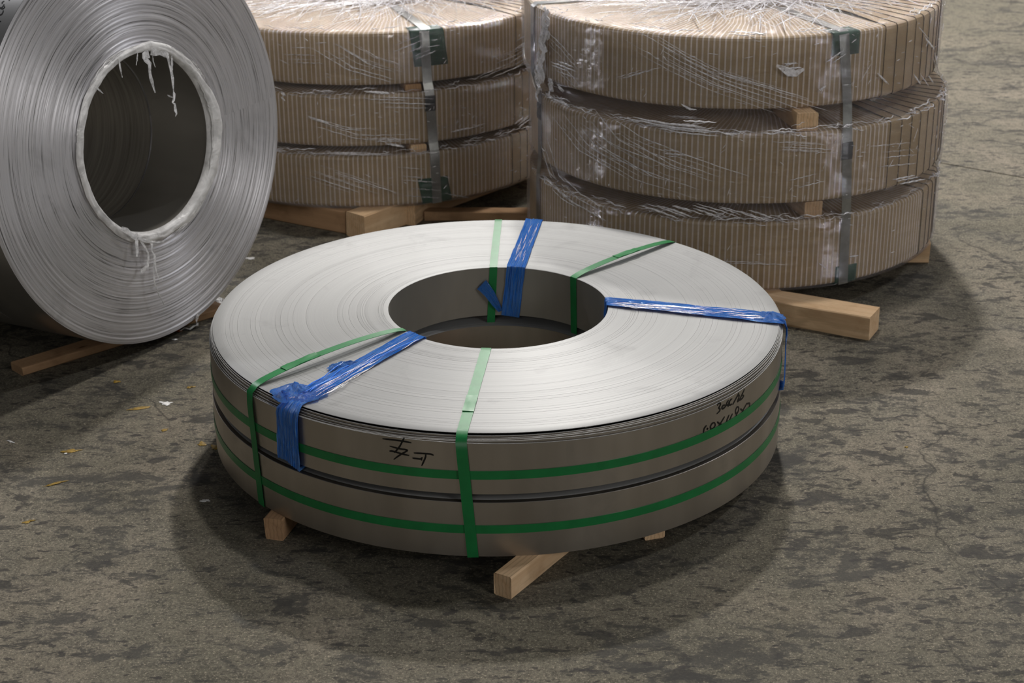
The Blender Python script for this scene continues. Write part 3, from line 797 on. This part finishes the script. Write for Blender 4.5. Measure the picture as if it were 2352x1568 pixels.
tA, bA = stack_strap(SA, 978, 75, 1003, 460, .030, 'flat steel strap down the front of the left stack', .78, via=[(973, 72, 981, 188), (985, 208, 994, 325), (997, 348, 1003, 455), (987, 247)])
stack_strap(SB, 0, 0, 0, 0, .030, 'steel strap seen edge-on at the left of the right stack', .75, th_given=radians(196))
protector(SB, tB+.008, True, .086, .062, .05, 0, 'green edge protector under the strap at the top of the right stack')
protector(SB, bB+.012, False, .070, .052, .04, 0, 'green edge protector under the strap at the foot of the right stack')
protector(SA, tA+.002, True, .108, .112, .05, .12, 'green edge protector under the strap at the top of the left stack')
protector(SA, bA+.004, False, .098, .082, .04, -.18, 'green edge protector under the strap at the foot of the left stack')

# ---------------------------------------------------------------- stretch film round each stack
def hull_prof(S, i_lo=0):
    R, w = S['R'], S['w']; out = []
    z0 = S['z'][0]
    out.append((S['c'][0], R-.05, z0-.006)); out.append((S['c'][0], R+.001, z0-.005))
    for i in range(3):
        zb, zt = S['z'][i], S['z'][i]+w
        for t in (.04, .2, .4, .6, .8, .97): out.append((S['c'][i], R+.0085, zb+w*t))
        if i < 2:
            c = tuple((S['c'][i][k]+S['c'][i+1][k])/2 for k in (0, 1)); g = S['z'][i+1]-zt
            out.append((S['c'][i], R+.004, zt+.006)); out.append((c, R-.006, zt+g*.5)); out.append((S['c'][i+1], R+.004, zt+g-.006))
    zt = S['z'][2]+w; c = S['c'][2]
    out += [(c, R+.004, zt+.004), (c, R-.004, zt+.0085), (c, R-.06, zt+.010), (c, R-.14, zt+.011), (c, R-.22, zt+.012), (c, .30, zt+.012), (c, .25, zt+.010), (c, .2, zt-.004), (c, .12, zt-.016), (c, .04, zt-.02), (c, .001, zt-.02)]
    return out
def stretch(S, label, seed, amp=.0035):
    root = empty('stretch_wrap', (S['c'][0][0], S['c'][0][1], S['z'][0])); tag(root, label, 'plastic wrap')
    pr = hull_prof(S); M2 = 260; v = []; f = []
    pr2 = []
    for i in range(len(pr)-1):
        for k in range(2):
            t = k/2; a_, b_ = pr[i], pr[i+1]
            pr2.append((tuple(a_[0][q]*(1-t)+b_[0][q]*t for q in (0, 1)), a_[1]*(1-t)+b_[1]*t, a_[2]*(1-t)+b_[2]*t))
    pr2.append(pr[-1]); pr = pr2
    for (c, r, z) in pr:
        top = z > S['z'][2]+S['w']
        for j in range(M2):
            th = 2*pi*j/M2
            nz = fbm(th*5+z*6, z*9-th*1.5, seed); n2 = fbm(th*16, z*16+th*5, seed+5)
            k = amp*(abs(nz)*1.0+abs(n2)*.6)
            if top: rr, zz = r, z+k*1.3
            else: rr, zz = r+k*(.9 if r > S['R'] else .3), z
            v.append((c[0]+rr*cos(th), c[1]+rr*sin(th), zz))
    for i in range(len(pr)-1):
        for j in range(M2):
            j2 = (j+1) % M2; f.append((i*M2+j, i*M2+j2, (i+1)*M2+j2, (i+1)*M2+j))
    o = mesh('film_skin', v, f, MFILM, root, True); place(o, 0)
    return root
wB = stretch(SB, 'clear wrinkled stretch film round the right-hand stack', 3.0)
wA = stretch(SA, 'clear wrinkled stretch film round the left-hand stack', 8.0)

def on_stack(S, x, y, off=.010):                     # outside of the stack seen at a photo position
    best = None
    for i in range(3):
        p = cyl(x, y, *S['c'][i], S['R']+off)
        if S['z'][i]-.03 <= p.z <= S['z'][i]+S['w']+.03:
            if best is None: best = p
    if best is None:
        zt = S['z'][2]+S['w']+off+.002; p = gp(x, y, zt); best = p
    return best
def fold_lines(S, root, fams, name, mat, seed, rad=.0011):
    rr = random.Random(seed); b = MB()
    for pl, n, dx, dy, jit in fams:
        for q in range(n):
            off = (rr.uniform(-jit, jit), rr.uniform(-jit, jit)); t0 = rr.uniform(0, .35); t1 = rr.uniform(.6, 1)
            P = []
            for k in range(15):
                t = t0+(t1-t0)*k/14; s = t*(len(pl)-1); i = min(int(s), len(pl)-2); u = s-i
                x = pl[i][0]*(1-u)+pl[i+1][0]*u+dx*q+off[0]; y = pl[i][1]*(1-u)+pl[i+1][1]*u+dy*q+off[1]
                P.append(on_stack(S, x, y)+Vector((0, 0, .0008*sin(k*1.7+q))))
            ok = all((P[i+1]-P[i]).length < .12 for i in range(14))
            if not ok: continue
            r0 = rad*rr.uniform(.5, 1.5)
            nr = [Vector((p.x-S['c'][1][0], p.y-S['c'][1][1], 0)).normalized() for p in P]
            b.tube(P, lambda u, r0=r0: r0*max(.15, sin(pi*u)**.5), 5, flat=.6, nrm=nr)
    o = b.build(name, mat, root); o['kind'] = 'stuff'; return o
famB = [([(1400, 84), (1530, 160), (1620, 205), (1840, 282)], 12, 5, -3, 3), ([(1248, 60), (1290, 100), (1345, 165)], 7, -1, 14, 5),
        ([(1262, 262), (1330, 350), (1450, 420), (1600, 466)], 9, 13, -4, 6), ([(1290, 285), (1390, 350), (1520, 400), (1640, 440)], 5, 20, -10, 8),
        ([(1225, 398), (1290, 462), (1400, 525)], 7, 8, -2, 5), ([(1230, 300), (1262, 400), (1280, 420)], 4, 6, 2, 4),
        ([(1745, 322), (1900, 330)], 6, 6, 5, 4), ([(1540, 120), (1900, 230)], 5, 8, 6, 12), ([(1380, 190), (1530, 145)], 3, 2, 4, 3),
        ([(1985, 330), (2110, 318)], 4, 6, 16, 8), ([(1800, 420), (1900, 395)], 2, 10, 8, 8), ([(1640, 600), (1810, 604)], 2, 0, 3, 2)]
fold_lines(SB, wB, famB, 'film_fold', MFOLD, 4)
famA = [([(640, 385), (760, 425), (870, 462)], 10, 7, -2, 5), ([(690, 262), (790, 292), (900, 300)], 5, 8, 5, 6), ([(700, 90), (800, 150), (910, 182)], 8, 10, -2, 10),
        ([(840, 218), (1000, 222)], 7, 2, 5, 5), ([(790, 315), (960, 312)], 4, 8, 3, 4), ([(1095, 150), (1235, 92)], 6, 0, 8, 4),
        ([(640, 115), (760, 118)], 4, 8, 10, 8), ([(900, 385), (1000, 392)], 5, 5, 14, 8), ([(660, 350), (960, 352)], 3, 0, 2, 1), ([(900, 100), (975, 70)], 5, 8, 12, 8)]
fold_lines(SA, wA, famA, 'film_fold', MFOLD, 6, .0012)
glB = [([(1975, 190), (2005, 140)], 1, 0, 0, 0), ([(2014, 164), (2042, 194)], 2, 2, 2, 2), ([(2098, 170), (2122, 205)], 3, 14, -2, 3), ([(1948, 105), (1972, 86)], 1, 0, 0, 0),
       ([(1555, 232), (1585, 250), (1612, 250)], 2, 4, 1, 1), ([(1790, 152), (1815, 165), (1842, 150)], 3, 4, 5, 3), ([(1875, 212), (1900, 190)], 2, 5, 2, 3),
       ([(1248, 50), (1246, 110), (1250, 180)], 5, 2, 3, 3), ([(1236, 130), (1228, 165), (1240, 190)], 3, 3, 2, 3), ([(1270, 190), (1296, 215)], 3, 3, 3, 3),
       ([(1895, 145), (1945, 110)], 2, 10, 4, 4), ([(1950, 590), (1975, 586)], 1, 0, 0, 0), ([(1500, 345), (1580, 352)], 3, 4, 3, 3)]
glB += [([(1440, 461), (1500, 478), (1560, 500)], 12, 22, 1, 3), ([(1390, 258), (1520, 284), (1640, 296)], 5, 12, 4, 5), ([(1500, 262), (1620, 268)], 3, 30, 8, 4),
        ([(1252, 210), (1290, 232)], 5, 6, 5, 5), ([(1780, 150), (1842, 146)], 4, 2, 7, 2), ([(1250, 130), (1330, 160)], 4, 2, 9, 4), ([(2105, 60), (2138, 100)], 3, 5, 12, 4),
        ([(2140, 110), (2158, 190)], 2, 5, 2, 2), ([(2050, 412), (2130, 396)], 3, 4, 6, 4)]
fold_lines(SB, wB, glB, 'fold_glint', MFOLDB, 8, .0022)  # fold highlights modelled as bright white tubes
P = [on_stack(SB, x, y, .013) for x, y in ((1784, 150), (1800, 158), (1812, 166), (1828, 168), (1846, 158))]
ribbon(P, [Vector((p.x-SB['c'][1][0], p.y-SB['c'][1][1], 0)).normalized() for p in P], [.006, .016, .022, .018, .008], 'gathered_film', MFOLD, wB, thick=.0004, nw=10, wob=lambda u, s: .004*abs(fbm(u*5, s*9, 4)))
def dashes(S, root, n, seed, th0, th1, name):        # glints all over the wrapped sides, modelled as short white slivers
    rr = random.Random(seed); b = MB()
    for q in range(n):
        i = rr.choice([0, 1, 2, 2, 1]); th = radians(rr.uniform(th0, th1)); z = S['z'][i]+S['w']*rr.uniform(.05, .98); c = S['c'][i]
        a = rr.choice([0, 0, .1, -.3, -.5, .9, 1.3])+rr.uniform(-.25, .25); L = rr.uniform(.004, .022)*(2 if rr.random() < .15 else 1); r_ = S['R']+.0125; P = []
        for k in range(5):
            u = (k/4-.5)*L; P.append(Vector((c[0]+r_*cos(th+u*cos(a)/r_), c[1]+r_*sin(th+u*cos(a)/r_), z+u*sin(a))))
        r0 = rr.uniform(.0004, .0012); b.tube(P, lambda u, r0=r0: r0*max(.15, sin(pi*u)**.5), 5, nrm=[Vector((cos(th), sin(th), 0))]*5)
    o = b.build(name, MFOLDB, root); o['kind'] = 'stuff'
dashes(SB, wB, 260, 71, 195, 350, 'film_glint'); dashes(SA, wA, 260, 72, 215, 350, 'film_glint')
glA = [([(878, 326), (930, 336)], 3, 6, 2, 2), ([(1035, 305), (1090, 292)], 3, 20, -6, 2), ([(1182, 100), (1228, 70)], 7, -2, 11, 3), ([(1180, 285), (1212, 262)], 4, 2, 4, 3),
       ([(640, 205), (660, 225)], 4, 1, 3, 4), ([(825, 208), (905, 214)], 3, 10, 1, 2), ([(690, 262), (760, 284)], 2, 10, 4, 2), ([(1000, 440), (1120, 462)], 1, 0, 0, 0)]
fold_lines(SA, wA, glA, 'fold_glint', MFOLDB, 9, .0022)
# taut gathers over the tops, running from the rim in towards the hollow middle, plus glints modelled as white tubes
def gathers(S, root, n, seed, th_a, th_b, mat, rad, name, length=(.12, .5)):
    rr = random.Random(seed); b = MB(); c = S['c'][2]; zt = S['z'][2]+S['w']+.013
    for q in range(n):
        th = radians(rr.uniform(th_a, th_b)); sk = rr.uniform(-.75, .35); r1 = rr.uniform(.30, S['R']-.01); L = rr.uniform(*length)
        a_ = Vector((c[0]+r1*cos(th), c[1]+r1*sin(th), zt)); dth = th+pi+sk
        e_ = a_+Vector((cos(dth), sin(dth), 0))*L
        P = []
        for k in range(9):
            p = a_.lerp(e_, k/8); rc = math.hypot(p.x-c[0], p.y-c[1])
            p.z = zt+.002+.003*sin(pi*k/8)-(.02*max(0, (.26-rc)/.26) if rc < .26 else 0); P.append(p)
        r0 = rad*rr.uniform(.4, 1.6); b.tube(P, lambda u, r0=r0: r0*max(.1, sin(pi*u)**.6), 5, flat=.6)
    o = b.build(name, mat, root); o['kind'] = 'stuff'; return o
gathers(SB, wB, 230, 1, 180, 345, MFOLD, .0014, 'top_gather'); gathers(SB, wB, 120, 2, 185, 330, MFOLDB, .0017, 'top_glint', (.03, .22))
gathers(SA, wA, 260, 3, 180, 350, MFOLD, .0014, 'top_gather'); gathers(SA, wA, 150, 4, 185, 345, MFOLDB, .0018, 'top_glint', (.03, .25))
# short crinkles in the gaps and along the rims
def crinkles(S, root, n, seed, mat, name):
    rr = random.Random(seed); b = MB()
    for q in range(n):
        i = rr.choice([0, 1, 0, 1, 2]); th = radians(rr.uniform(188, 350)); c = S['c'][i]; z = S['z'][i]+S['w']+rr.uniform(-.003, .02)
        L = rr.uniform(.01, .09)/S['R']; r_ = S['R']+rr.uniform(-.01, .010); dz = rr.uniform(-.012, .012)
        if i == 2: z = S['z'][2]+S['w']+.010; r_ = S['R']-rr.uniform(0, .03)
        P = [Vector((c[0]+(r_+.004*sin(k*1.1+q))*cos(th+L*k/7), c[1]+(r_+.004*sin(k*1.1+q))*sin(th+L*k/7), z+dz*k/7+.0015*sin(k*2+q))) for k in range(8)]
        r0 = rr.uniform(.0005, .0019); b.tube(P, lambda u, r0=r0: r0*max(.15, sin(pi*u)**.5), 5)
    o = b.build(name, mat, root); o['kind'] = 'stuff'; return o
crinkles(SB, wB, 260, 12, MFOLDB, 'rim_crinkle'); crinkles(SA, wA, 240, 13, MFOLDB, 'rim_crinkle')
# white gathered film where the right stack nearly touches the left one
for q, (xx, y0_, y1_, ww) in enumerate(((1252, 16, 120, .030), (1246, 60, 188, .026), (1258, 24, 90, .020), (1240, 120, 196, .030), (1266, 180, 216, .018), (1236, 150, 230, .016))):
    P = [on_stack(SB, xx+4*sin(k*1.3+q), y0_+(y1_-y0_)*k/11, .014) for k in range(12)]
    N_ = [Vector((p.x-SB['c'][1][0], p.y-SB['c'][1][1], 0)).normalized() for p in P]
    ribbon(P, N_, [ww*(.5+.5*sin(pi*(k+.6)/12.2)) for k in range(12)], 'gathered_film', MFOLDB, wB, thick=.0004, nw=12, wob=lambda u, s, q=q: .008*abs(fbm(u*5, s*9, q)))
# loose skirt of film hanging under the left stack
b = MB(); rows = []
for k in range(9):
    t = k/8; row = []
    for j in range(40):
        th = radians(262+55*j/39); u = sin(pi*j/39); r = SA['R']+.004-.10*t*u; row.append(Vector((SA['c'][0][0]+r*cos(th), SA['c'][0][1]+r*sin(th), .078-.030*t*u+.004*fbm(th*20, t*3, 1))))
    rows.append(row)
b.grid(rows); b.build('hanging_skirt', MFILM, wA)

# ---------------------------------------------------------------- big upright coils on the left
YAW, TILT, RB, RBI, LIFT = .985, .073, .5245, .2335, .025
nb = Vector((sin(YAW)*cos(TILT), -cos(YAW)*cos(TILT), sin(TILT)))
ub = Vector((cos(YAW), sin(YAW), 0)); vb = nb.cross(ub)
C0 = Vector((-.8945, .623, RB+LIFT-.004))
def frame(off):
    m = Matrix.Identity(4); o = C0-nb*off
    for i in range(3): m[i][0], m[i][1], m[i][2], m[i][3] = ub[i], vb[i], nb[i], o[i]
    return m
def big_coil(off, width, label, R, ci, seed, face=True):
    root = empty('steel_coil'); root.matrix_world = frame(off); tag(root, label, 'steel coil')
    rr = random.Random(seed); rows = []; us = []; n = 110
    amps = []
    for i in range(n+1):
        t = i/n; z = rr.uniform(-.0010, .0007)+.006*math.exp(-((t-.03)/.02)**2)
        ph = rr.uniform(0, 6); kk = rr.choice([1, 2, 3]); amp = rr.uniform(.0002, .0011)
        r = RBI+(R-RBI)*t
        rows.append(lambda th, r=r, z=z, ph=ph, kk=kk, amp=amp, t=t: ((r)*cos(th)+ci[0]*(1-t), (r)*sin(th)+ci[1]*(1-t), z+amp*sin(kk*th+ph)-.003*(t > .985)))
        us.append(t)
    o = lathe('wound_face', rows, MBIG, root, 300, us)
    rows = [lambda th, z=z, r=r: (r*cos(th), r*sin(th), z) for z, r in ((-.003, R), (-.006, R+.0006), (-width*.5, R+.0006), (-width+.002, R+.0006), (-width, R-.002))]
    lathe('outer_turn', rows, MBODY, root, 200)
    rows = [lambda th, z=z: (RBI*cos(th)+ci[0], RBI*sin(th)+ci[1], z) for z in (-width, -width*.8, -width*.5, -width*.2, 0)]
    lathe('bore_wall', rows, MBORE if off == 0 else MBORE2, root, 200)
    rows = [lambda th, r=r, t=t: (r*cos(th)+ci[0]*(1-t), r*sin(th)+ci[1]*(1-t), -width) for r, t in ((R-.002, 1), (RBI, 0))]
    lathe('wound_back', rows, MBORE, root, 200)
    return root
c1 = big_coil(0, .212, 'large upright steel coil with a white frayed film rim round its bore', RB, (.011, -.007), 1)
c2 = big_coil(.2205, .60, 'second upright steel coil standing behind the large one', RB-.002, (.013, -.009), 2)
def local(parent, o): o.parent = parent; o.matrix_parent_inverse = Matrix.Identity(4); return o
# crinkled film collar round the bore
def collar():
    rows = []; M2 = 300
    for k in range(9):
        s = k/8; row = []
        for j in range(M2):
            th = 2*pi*j/M2; wv = .019*(1+.45*fbm(cos(th)*1.5, sin(th)*1.5, 4)); wv *= 1.25+.55*max(0, cos(th+radians(42)))
            r = RBI-.003+wv*s; bulge = .006*sin(pi*s)**.6*(1+.5*fbm(th*4, s*3, 3))+.0022*fbm(th*6, s*14, 1)
            z = .005+bulge if s > 0 else -.012
            row.append((r*cos(th)+.011, r*sin(th)-.007, z+.002))
        rows.append(row)
    b = MB(); b.grid([[Vector(p) for p in r] for r in rows], closed_v=True)
    o = mesh('film_collar', b.v, b.f, MCOLLAR, None); local(c1, o); return o
t_ = NT('white_bunched_film'); o_ = t_.obj(); nn = t_.noise(o_, 22, 4, .6, .8)
t_.bsdf(Base_Color=t_.ramp(nn, [(.3, C(196, 194, 192)), (.6, C(240, 238, 236))]), Roughness=.35, Specular_IOR_Level=.6, Normal=t_.bump(nn, .8, .004)); MCOLLAR = t_.m
collar()
b = MB(); rr = random.Random(44)
for q in range(90):                                  # bunched film cords lying along the collar
    th0 = rr.uniform(0, 2*pi) if q % 2 else radians(rr.uniform(-80, 10)); L = rr.uniform(.15, .8); r0 = RBI+rr.uniform(-.001, .026)
    P = [Vector(((r0+.0025*fbm(k*.4, q))*cos(th0+L*k/15)+.011, (r0+.0025*fbm(k*.4, q))*sin(th0+L*k/15)-.007, .008+.004*fbm(k*.3, q, 2))) for k in range(16)]
    rad_ = rr.uniform(.0007, .0024); b.tube(P, lambda u, r=rad_: r*max(.2, sin(pi*u)**.5), 5, nrm=[Vector((0, 0, 1))]*16)
o = mesh('film_cord', b.v, b.f, MCOLLAR, None); o['kind'] = 'stuff'; local(c1, o)
# torn shreds hanging from the bore rim
def plane_pt(x, y, dz=.01):
    d = ray(x, y); o = C0+nb*dz; t = ((o-CAM).dot(nb))/d.dot(nb); return CAM+d*t
def shred(pl, w, name='hanging_shred', dz=.012, mat=None):
    P = [plane_pt(x, y, dz+.002*i) for i, (x, y) in enumerate(pl)]
    Q = []; Wd = []
    for i in range(len(P)-1):
        for k in range(4): Q.append(P[i].lerp(P[i+1], k/4)); Wd.append(w[i]*(1-k/4)+w[i+1]*k/4)
    Q.append(P[-1]); Wd.append(w[-1])
    o = ribbon(Q, [nb.copy() for _ in Q], Wd, name, mat or MSHRED, c1, thick=.0006, nw=4, wob=lambda u, s: .002*fbm(u*9, s*5, len(pl)))
    return o
z3 = lambda l, ox, oy, s: [(ox+x/s, oy+y/s) for x, y in l]
shred(z3([(560, 250), (480, 300), (510, 370), (580, 440), (575, 560), (595, 680), (640, 850), (675, 965)], 270, 90, 7.84), [.026, .018, .014, .012, .009, .0095, .0085, .004])
shred(z3([(900, 290), (905, 330), (925, 440), (960, 560), (985, 700), (1000, 860), (1010, 950), (1020, 980), (1010, 1090), (985, 1140), (1030, 1170), (1040, 1280), (1060, 1340), (1035, 1390)], 270, 90, 7.84),
      [.010, .007, .006, .009, .009, .006, .003, .009, .006, .003, .005, .008, .006, .003])
shred(z3([(975, 290), (975, 420), (980, 560)], 270, 90, 7.84), [.006, .007, .007])
shred(z3([(895, 1005), (930, 1025), (1000, 1050)], 270, 90, 7.84), [.002, .004, .003])
shred(z3([(20, 350), (45, 520), (85, 690)], 270, 90, 7.84), [.005, .005, .003])
shred(z3([(360, 230), (350, 350), (335, 470)], 270, 90, 7.84), [.003, .003, .0035])
shred(z3([(630, 300), (640, 400), (680, 505)], 270, 90, 7.84), [.003, .002, .003])
shred([(217, 198), (228, 207), (237, 215)], [.006, .004, .002])
shred(z3([(600, 215), (680, 240), (760, 250), (860, 270), (910, 300)], 270, 90, 7.84), [.020, .018, .010, .016, .012])
shred(z3([(310, 240), (310, 330), (315, 450), (320, 550), (320, 635)], 270, 500, 7.13), [.010, .008, .0115, .008, .006], dz=.018)
shred(z3([(380, 380), (440, 470), (500, 580), (505, 700), (490, 790), (430, 850), (380, 885)], 270, 500, 7.13), [.006, .007, .005, .008, .009, .012, .010], dz=.018)
shred(z3([(550, 390), (560, 450), (560, 530), (610, 620), (610, 740), (640, 900), (680, 1010)], 270, 500, 7.13), [.010, .009, .005, .007, .007, .005, .003], dz=.018)
shred(z3([(590, 700), (590, 900), (610, 1090), (680, 1260), (760, 1420)], 270, 500, 7.13), [.004, .006, .0045, .004, .002], dz=.018)
shred(z3([(60, 170), (150, 210), (240, 290), (320, 340)], 270, 500, 7.13), [.010, .014, .012, .014], dz=.02)
shred(z3([(340, 330), (430, 370), (560, 400), (700, 395), (760, 390)], 270, 500, 7.13), [.008, .009, .007, .004, .006], dz=.018)
shred(z3([(680, 1020), (740, 1000)], 270, 500, 7.13), [.004, .006], dz=.018)
shred([(455, 722), (451, 735), (452, 742)], [.012, .006, .003], dz=.004)
# marker on the outside of the big coil (read from the left edge of the frame)
def surf_big(x, y):
    d = ray(x, y); rel = CAM-C0; dp = d-nb*d.dot(nb); rp = rel-nb*rel.dot(nb)
    R = RB+.0012; a = dp.dot(dp); b2 = 2*dp.dot(rp); c = rp.dot(rp)-R*R; D = max(0, b2*b2-4*a*c)
    return CAM+d*((-b2-math.sqrt(D))/(2*a))
def strokes_big(lst):
    b = MB()
    for s in lst:
        P = []
        for i in range(len(s)-1):
            for k in range(4): t = k/4; P.append(surf_big((s[i][0]*(1-t)+s[i+1][0]*t)/15.68, (s[i][1]*(1-t)+s[i+1][1]*t)/15.68))
        P.append(surf_big(s[-1][0]/15.68, s[-1][1]/15.68)); rows = []
        for i, p in enumerate(P):
            t = (P[min(i+1, len(P)-1)]-P[max(i-1, 0)]).normalized(); n = (p-C0)-nb*(p-C0).dot(nb); n.normalize()
            w = t.cross(n).normalized()*.0016; rows.append([p-w, p+w])
        b.grid(rows)
    o = b.build('marker_writing', MINK, c1); return o
tag(strokes_big([[(-120, 560), (-30, 545), (60, 510), (100, 440), (115, 370)], [(-120, 300), (0, 275), (60, 270), (110, 210), (150, 150)],
                 [(-60, 250), (20, 300), (110, 310), (165, 250), (120, 190)], [(70, 130), (80, 70), (150, 30)], [(0, 755), (22, 775)], [(310, 5), (350, 0)]]),
    'black marker figures on the outside of the upright coil')
# steel band in the seam between the two upright coils
# lath and chocks under the upright coils
a, c = gp(53, 864), gp(271, 797)
d = (c-a).normalized(); n_ = Vector((-d.y, d.x, 0)); n_ = n_ if n_.y > 0 else -n_
beam(a+n_*.03, a+n_*.03+d*.62, .060, .0225, seed=61, mat=MPINED, label='thin wooden lath lying on the floor under the upright coils')
bq = C0-nb*.45; 
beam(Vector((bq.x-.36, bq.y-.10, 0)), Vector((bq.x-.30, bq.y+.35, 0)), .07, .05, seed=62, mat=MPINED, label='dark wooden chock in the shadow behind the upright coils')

# ---------------------------------------------------------------- litter on the floor
def scrap(name, x, y, rx, ry, h, seed, mat, label, cat='litter', rot=0.0, n=10, tear=.9):
    o = crumple(name, Vector((0, 0, 0)), rx, ry, h, seed, mat, None, rot, n, tearing=tear); p = gp(x, y); o.location = (p.x, p.y, .0002)
    tag(o, label, cat); return o
def fleck(x, y, L, w, rot, seed, label): return scrap('paint_flake', x, y, L, w, .004, seed, MYEL, label, 'flake', rot)
fleck(318, 938, .024, .008, .3, 1.2, 'long yellow flake on the floor below the white smear, left of the coils')
fleck(165, 1036, .020, .007, .1, 2.2, 'yellow flake beside a white speck at the far left')
fleck(463, 1020, .012, .010, .8, 3.2, 'bright yellow flake close to the left side of the bright coils')
fleck(500, 1028, .016, .016, .2, 4.2, 'yellow smudge flake right against the left of the bright coils')
fleck(378, 988, .010, .005, .9, 5.2, 'small yellow flake midway between the lath and the bright coils')
fleck(130, 1110, .030, .003, .55, 6.2, 'thin yellow fibre on the floor near the left edge')
fleck(66, 1198, .012, .005, .6, 7.2, 'small yellow flake at the lower left of the floor')
fleck(268, 877, .010, .006, .2, 8.2, 'dull yellow fleck in front of the upright coil')
fleck(437, 890, .010, .005, .4, 9.2, 'dull yellow fleck behind the left side of the bright coils')
fleck(2082, 1027, .005, .003, .4, 10.2, 'tiny yellow fleck on the floor right of the bright coils')
scrap('plastic_scrap', 380, 926, .014, .011, .004, 11.2, MWHT, 'crumpled white scrap on the floor left of the bright coils')
scrap('plastic_scrap', 25, 1015, .010, .003, .004, 12.2, MWHT, 'small white sliver near the left edge of the floor', rot=-.6)
scrap('plastic_scrap', 151, 1042, .004, .003, .003, 13.2, MWHT, 'white speck beside the yellow flake at the far left')
scrap('plastic_scrap', 402, 780, .006, .004, .004, 14.2, MWHT, 'white speck under the rim of the upright coil')
scrap('plastic_scrap', 572, 594, .014, .010, .006, 16.2, MWHT, 'pale scrap on the floor between the upright coil and the bright coils')
scrap('plastic_scrap', 472, 1150, .010, .006, .003, 17.2, MWHT, 'grey-white scrap in the shadow left of the bright coils')
scrap('dry_leaf', 407, 760, .012, .009, .014, 18.2, MBRN, 'brown dry leaf against the foot of the upright coil', 'leaf')
scrap('dry_leaf', 466, 725, .012, .009, .014, 19.2, MBRN, 'brown dry leaf behind the rim of the upright coil, near the film bundle', 'leaf')
scrap('film_bundle', 490, 708, .045, .050, .030, 20.2, MSHRED, 'bluish bundle of clear film between the upright and the bright coils', 'plastic film', n=26)
P = [gp(x, y, .006) for x, y in ((414, 760), (424, 753), (436, 757), (446, 749), (453, 748), (454, 742))]
o = ribbon(P, [Vector((0, 0, 1))]*6, [.004, .007, .006, .008, .007, .004], 'film_shred', MWHT, None, thick=.0008, nw=3, wob=lambda u, s: .003*abs(fbm(u*6, s*4, 2)))
tag(o, 'torn white film strip on the floor beside the brown leaf', 'plastic film')
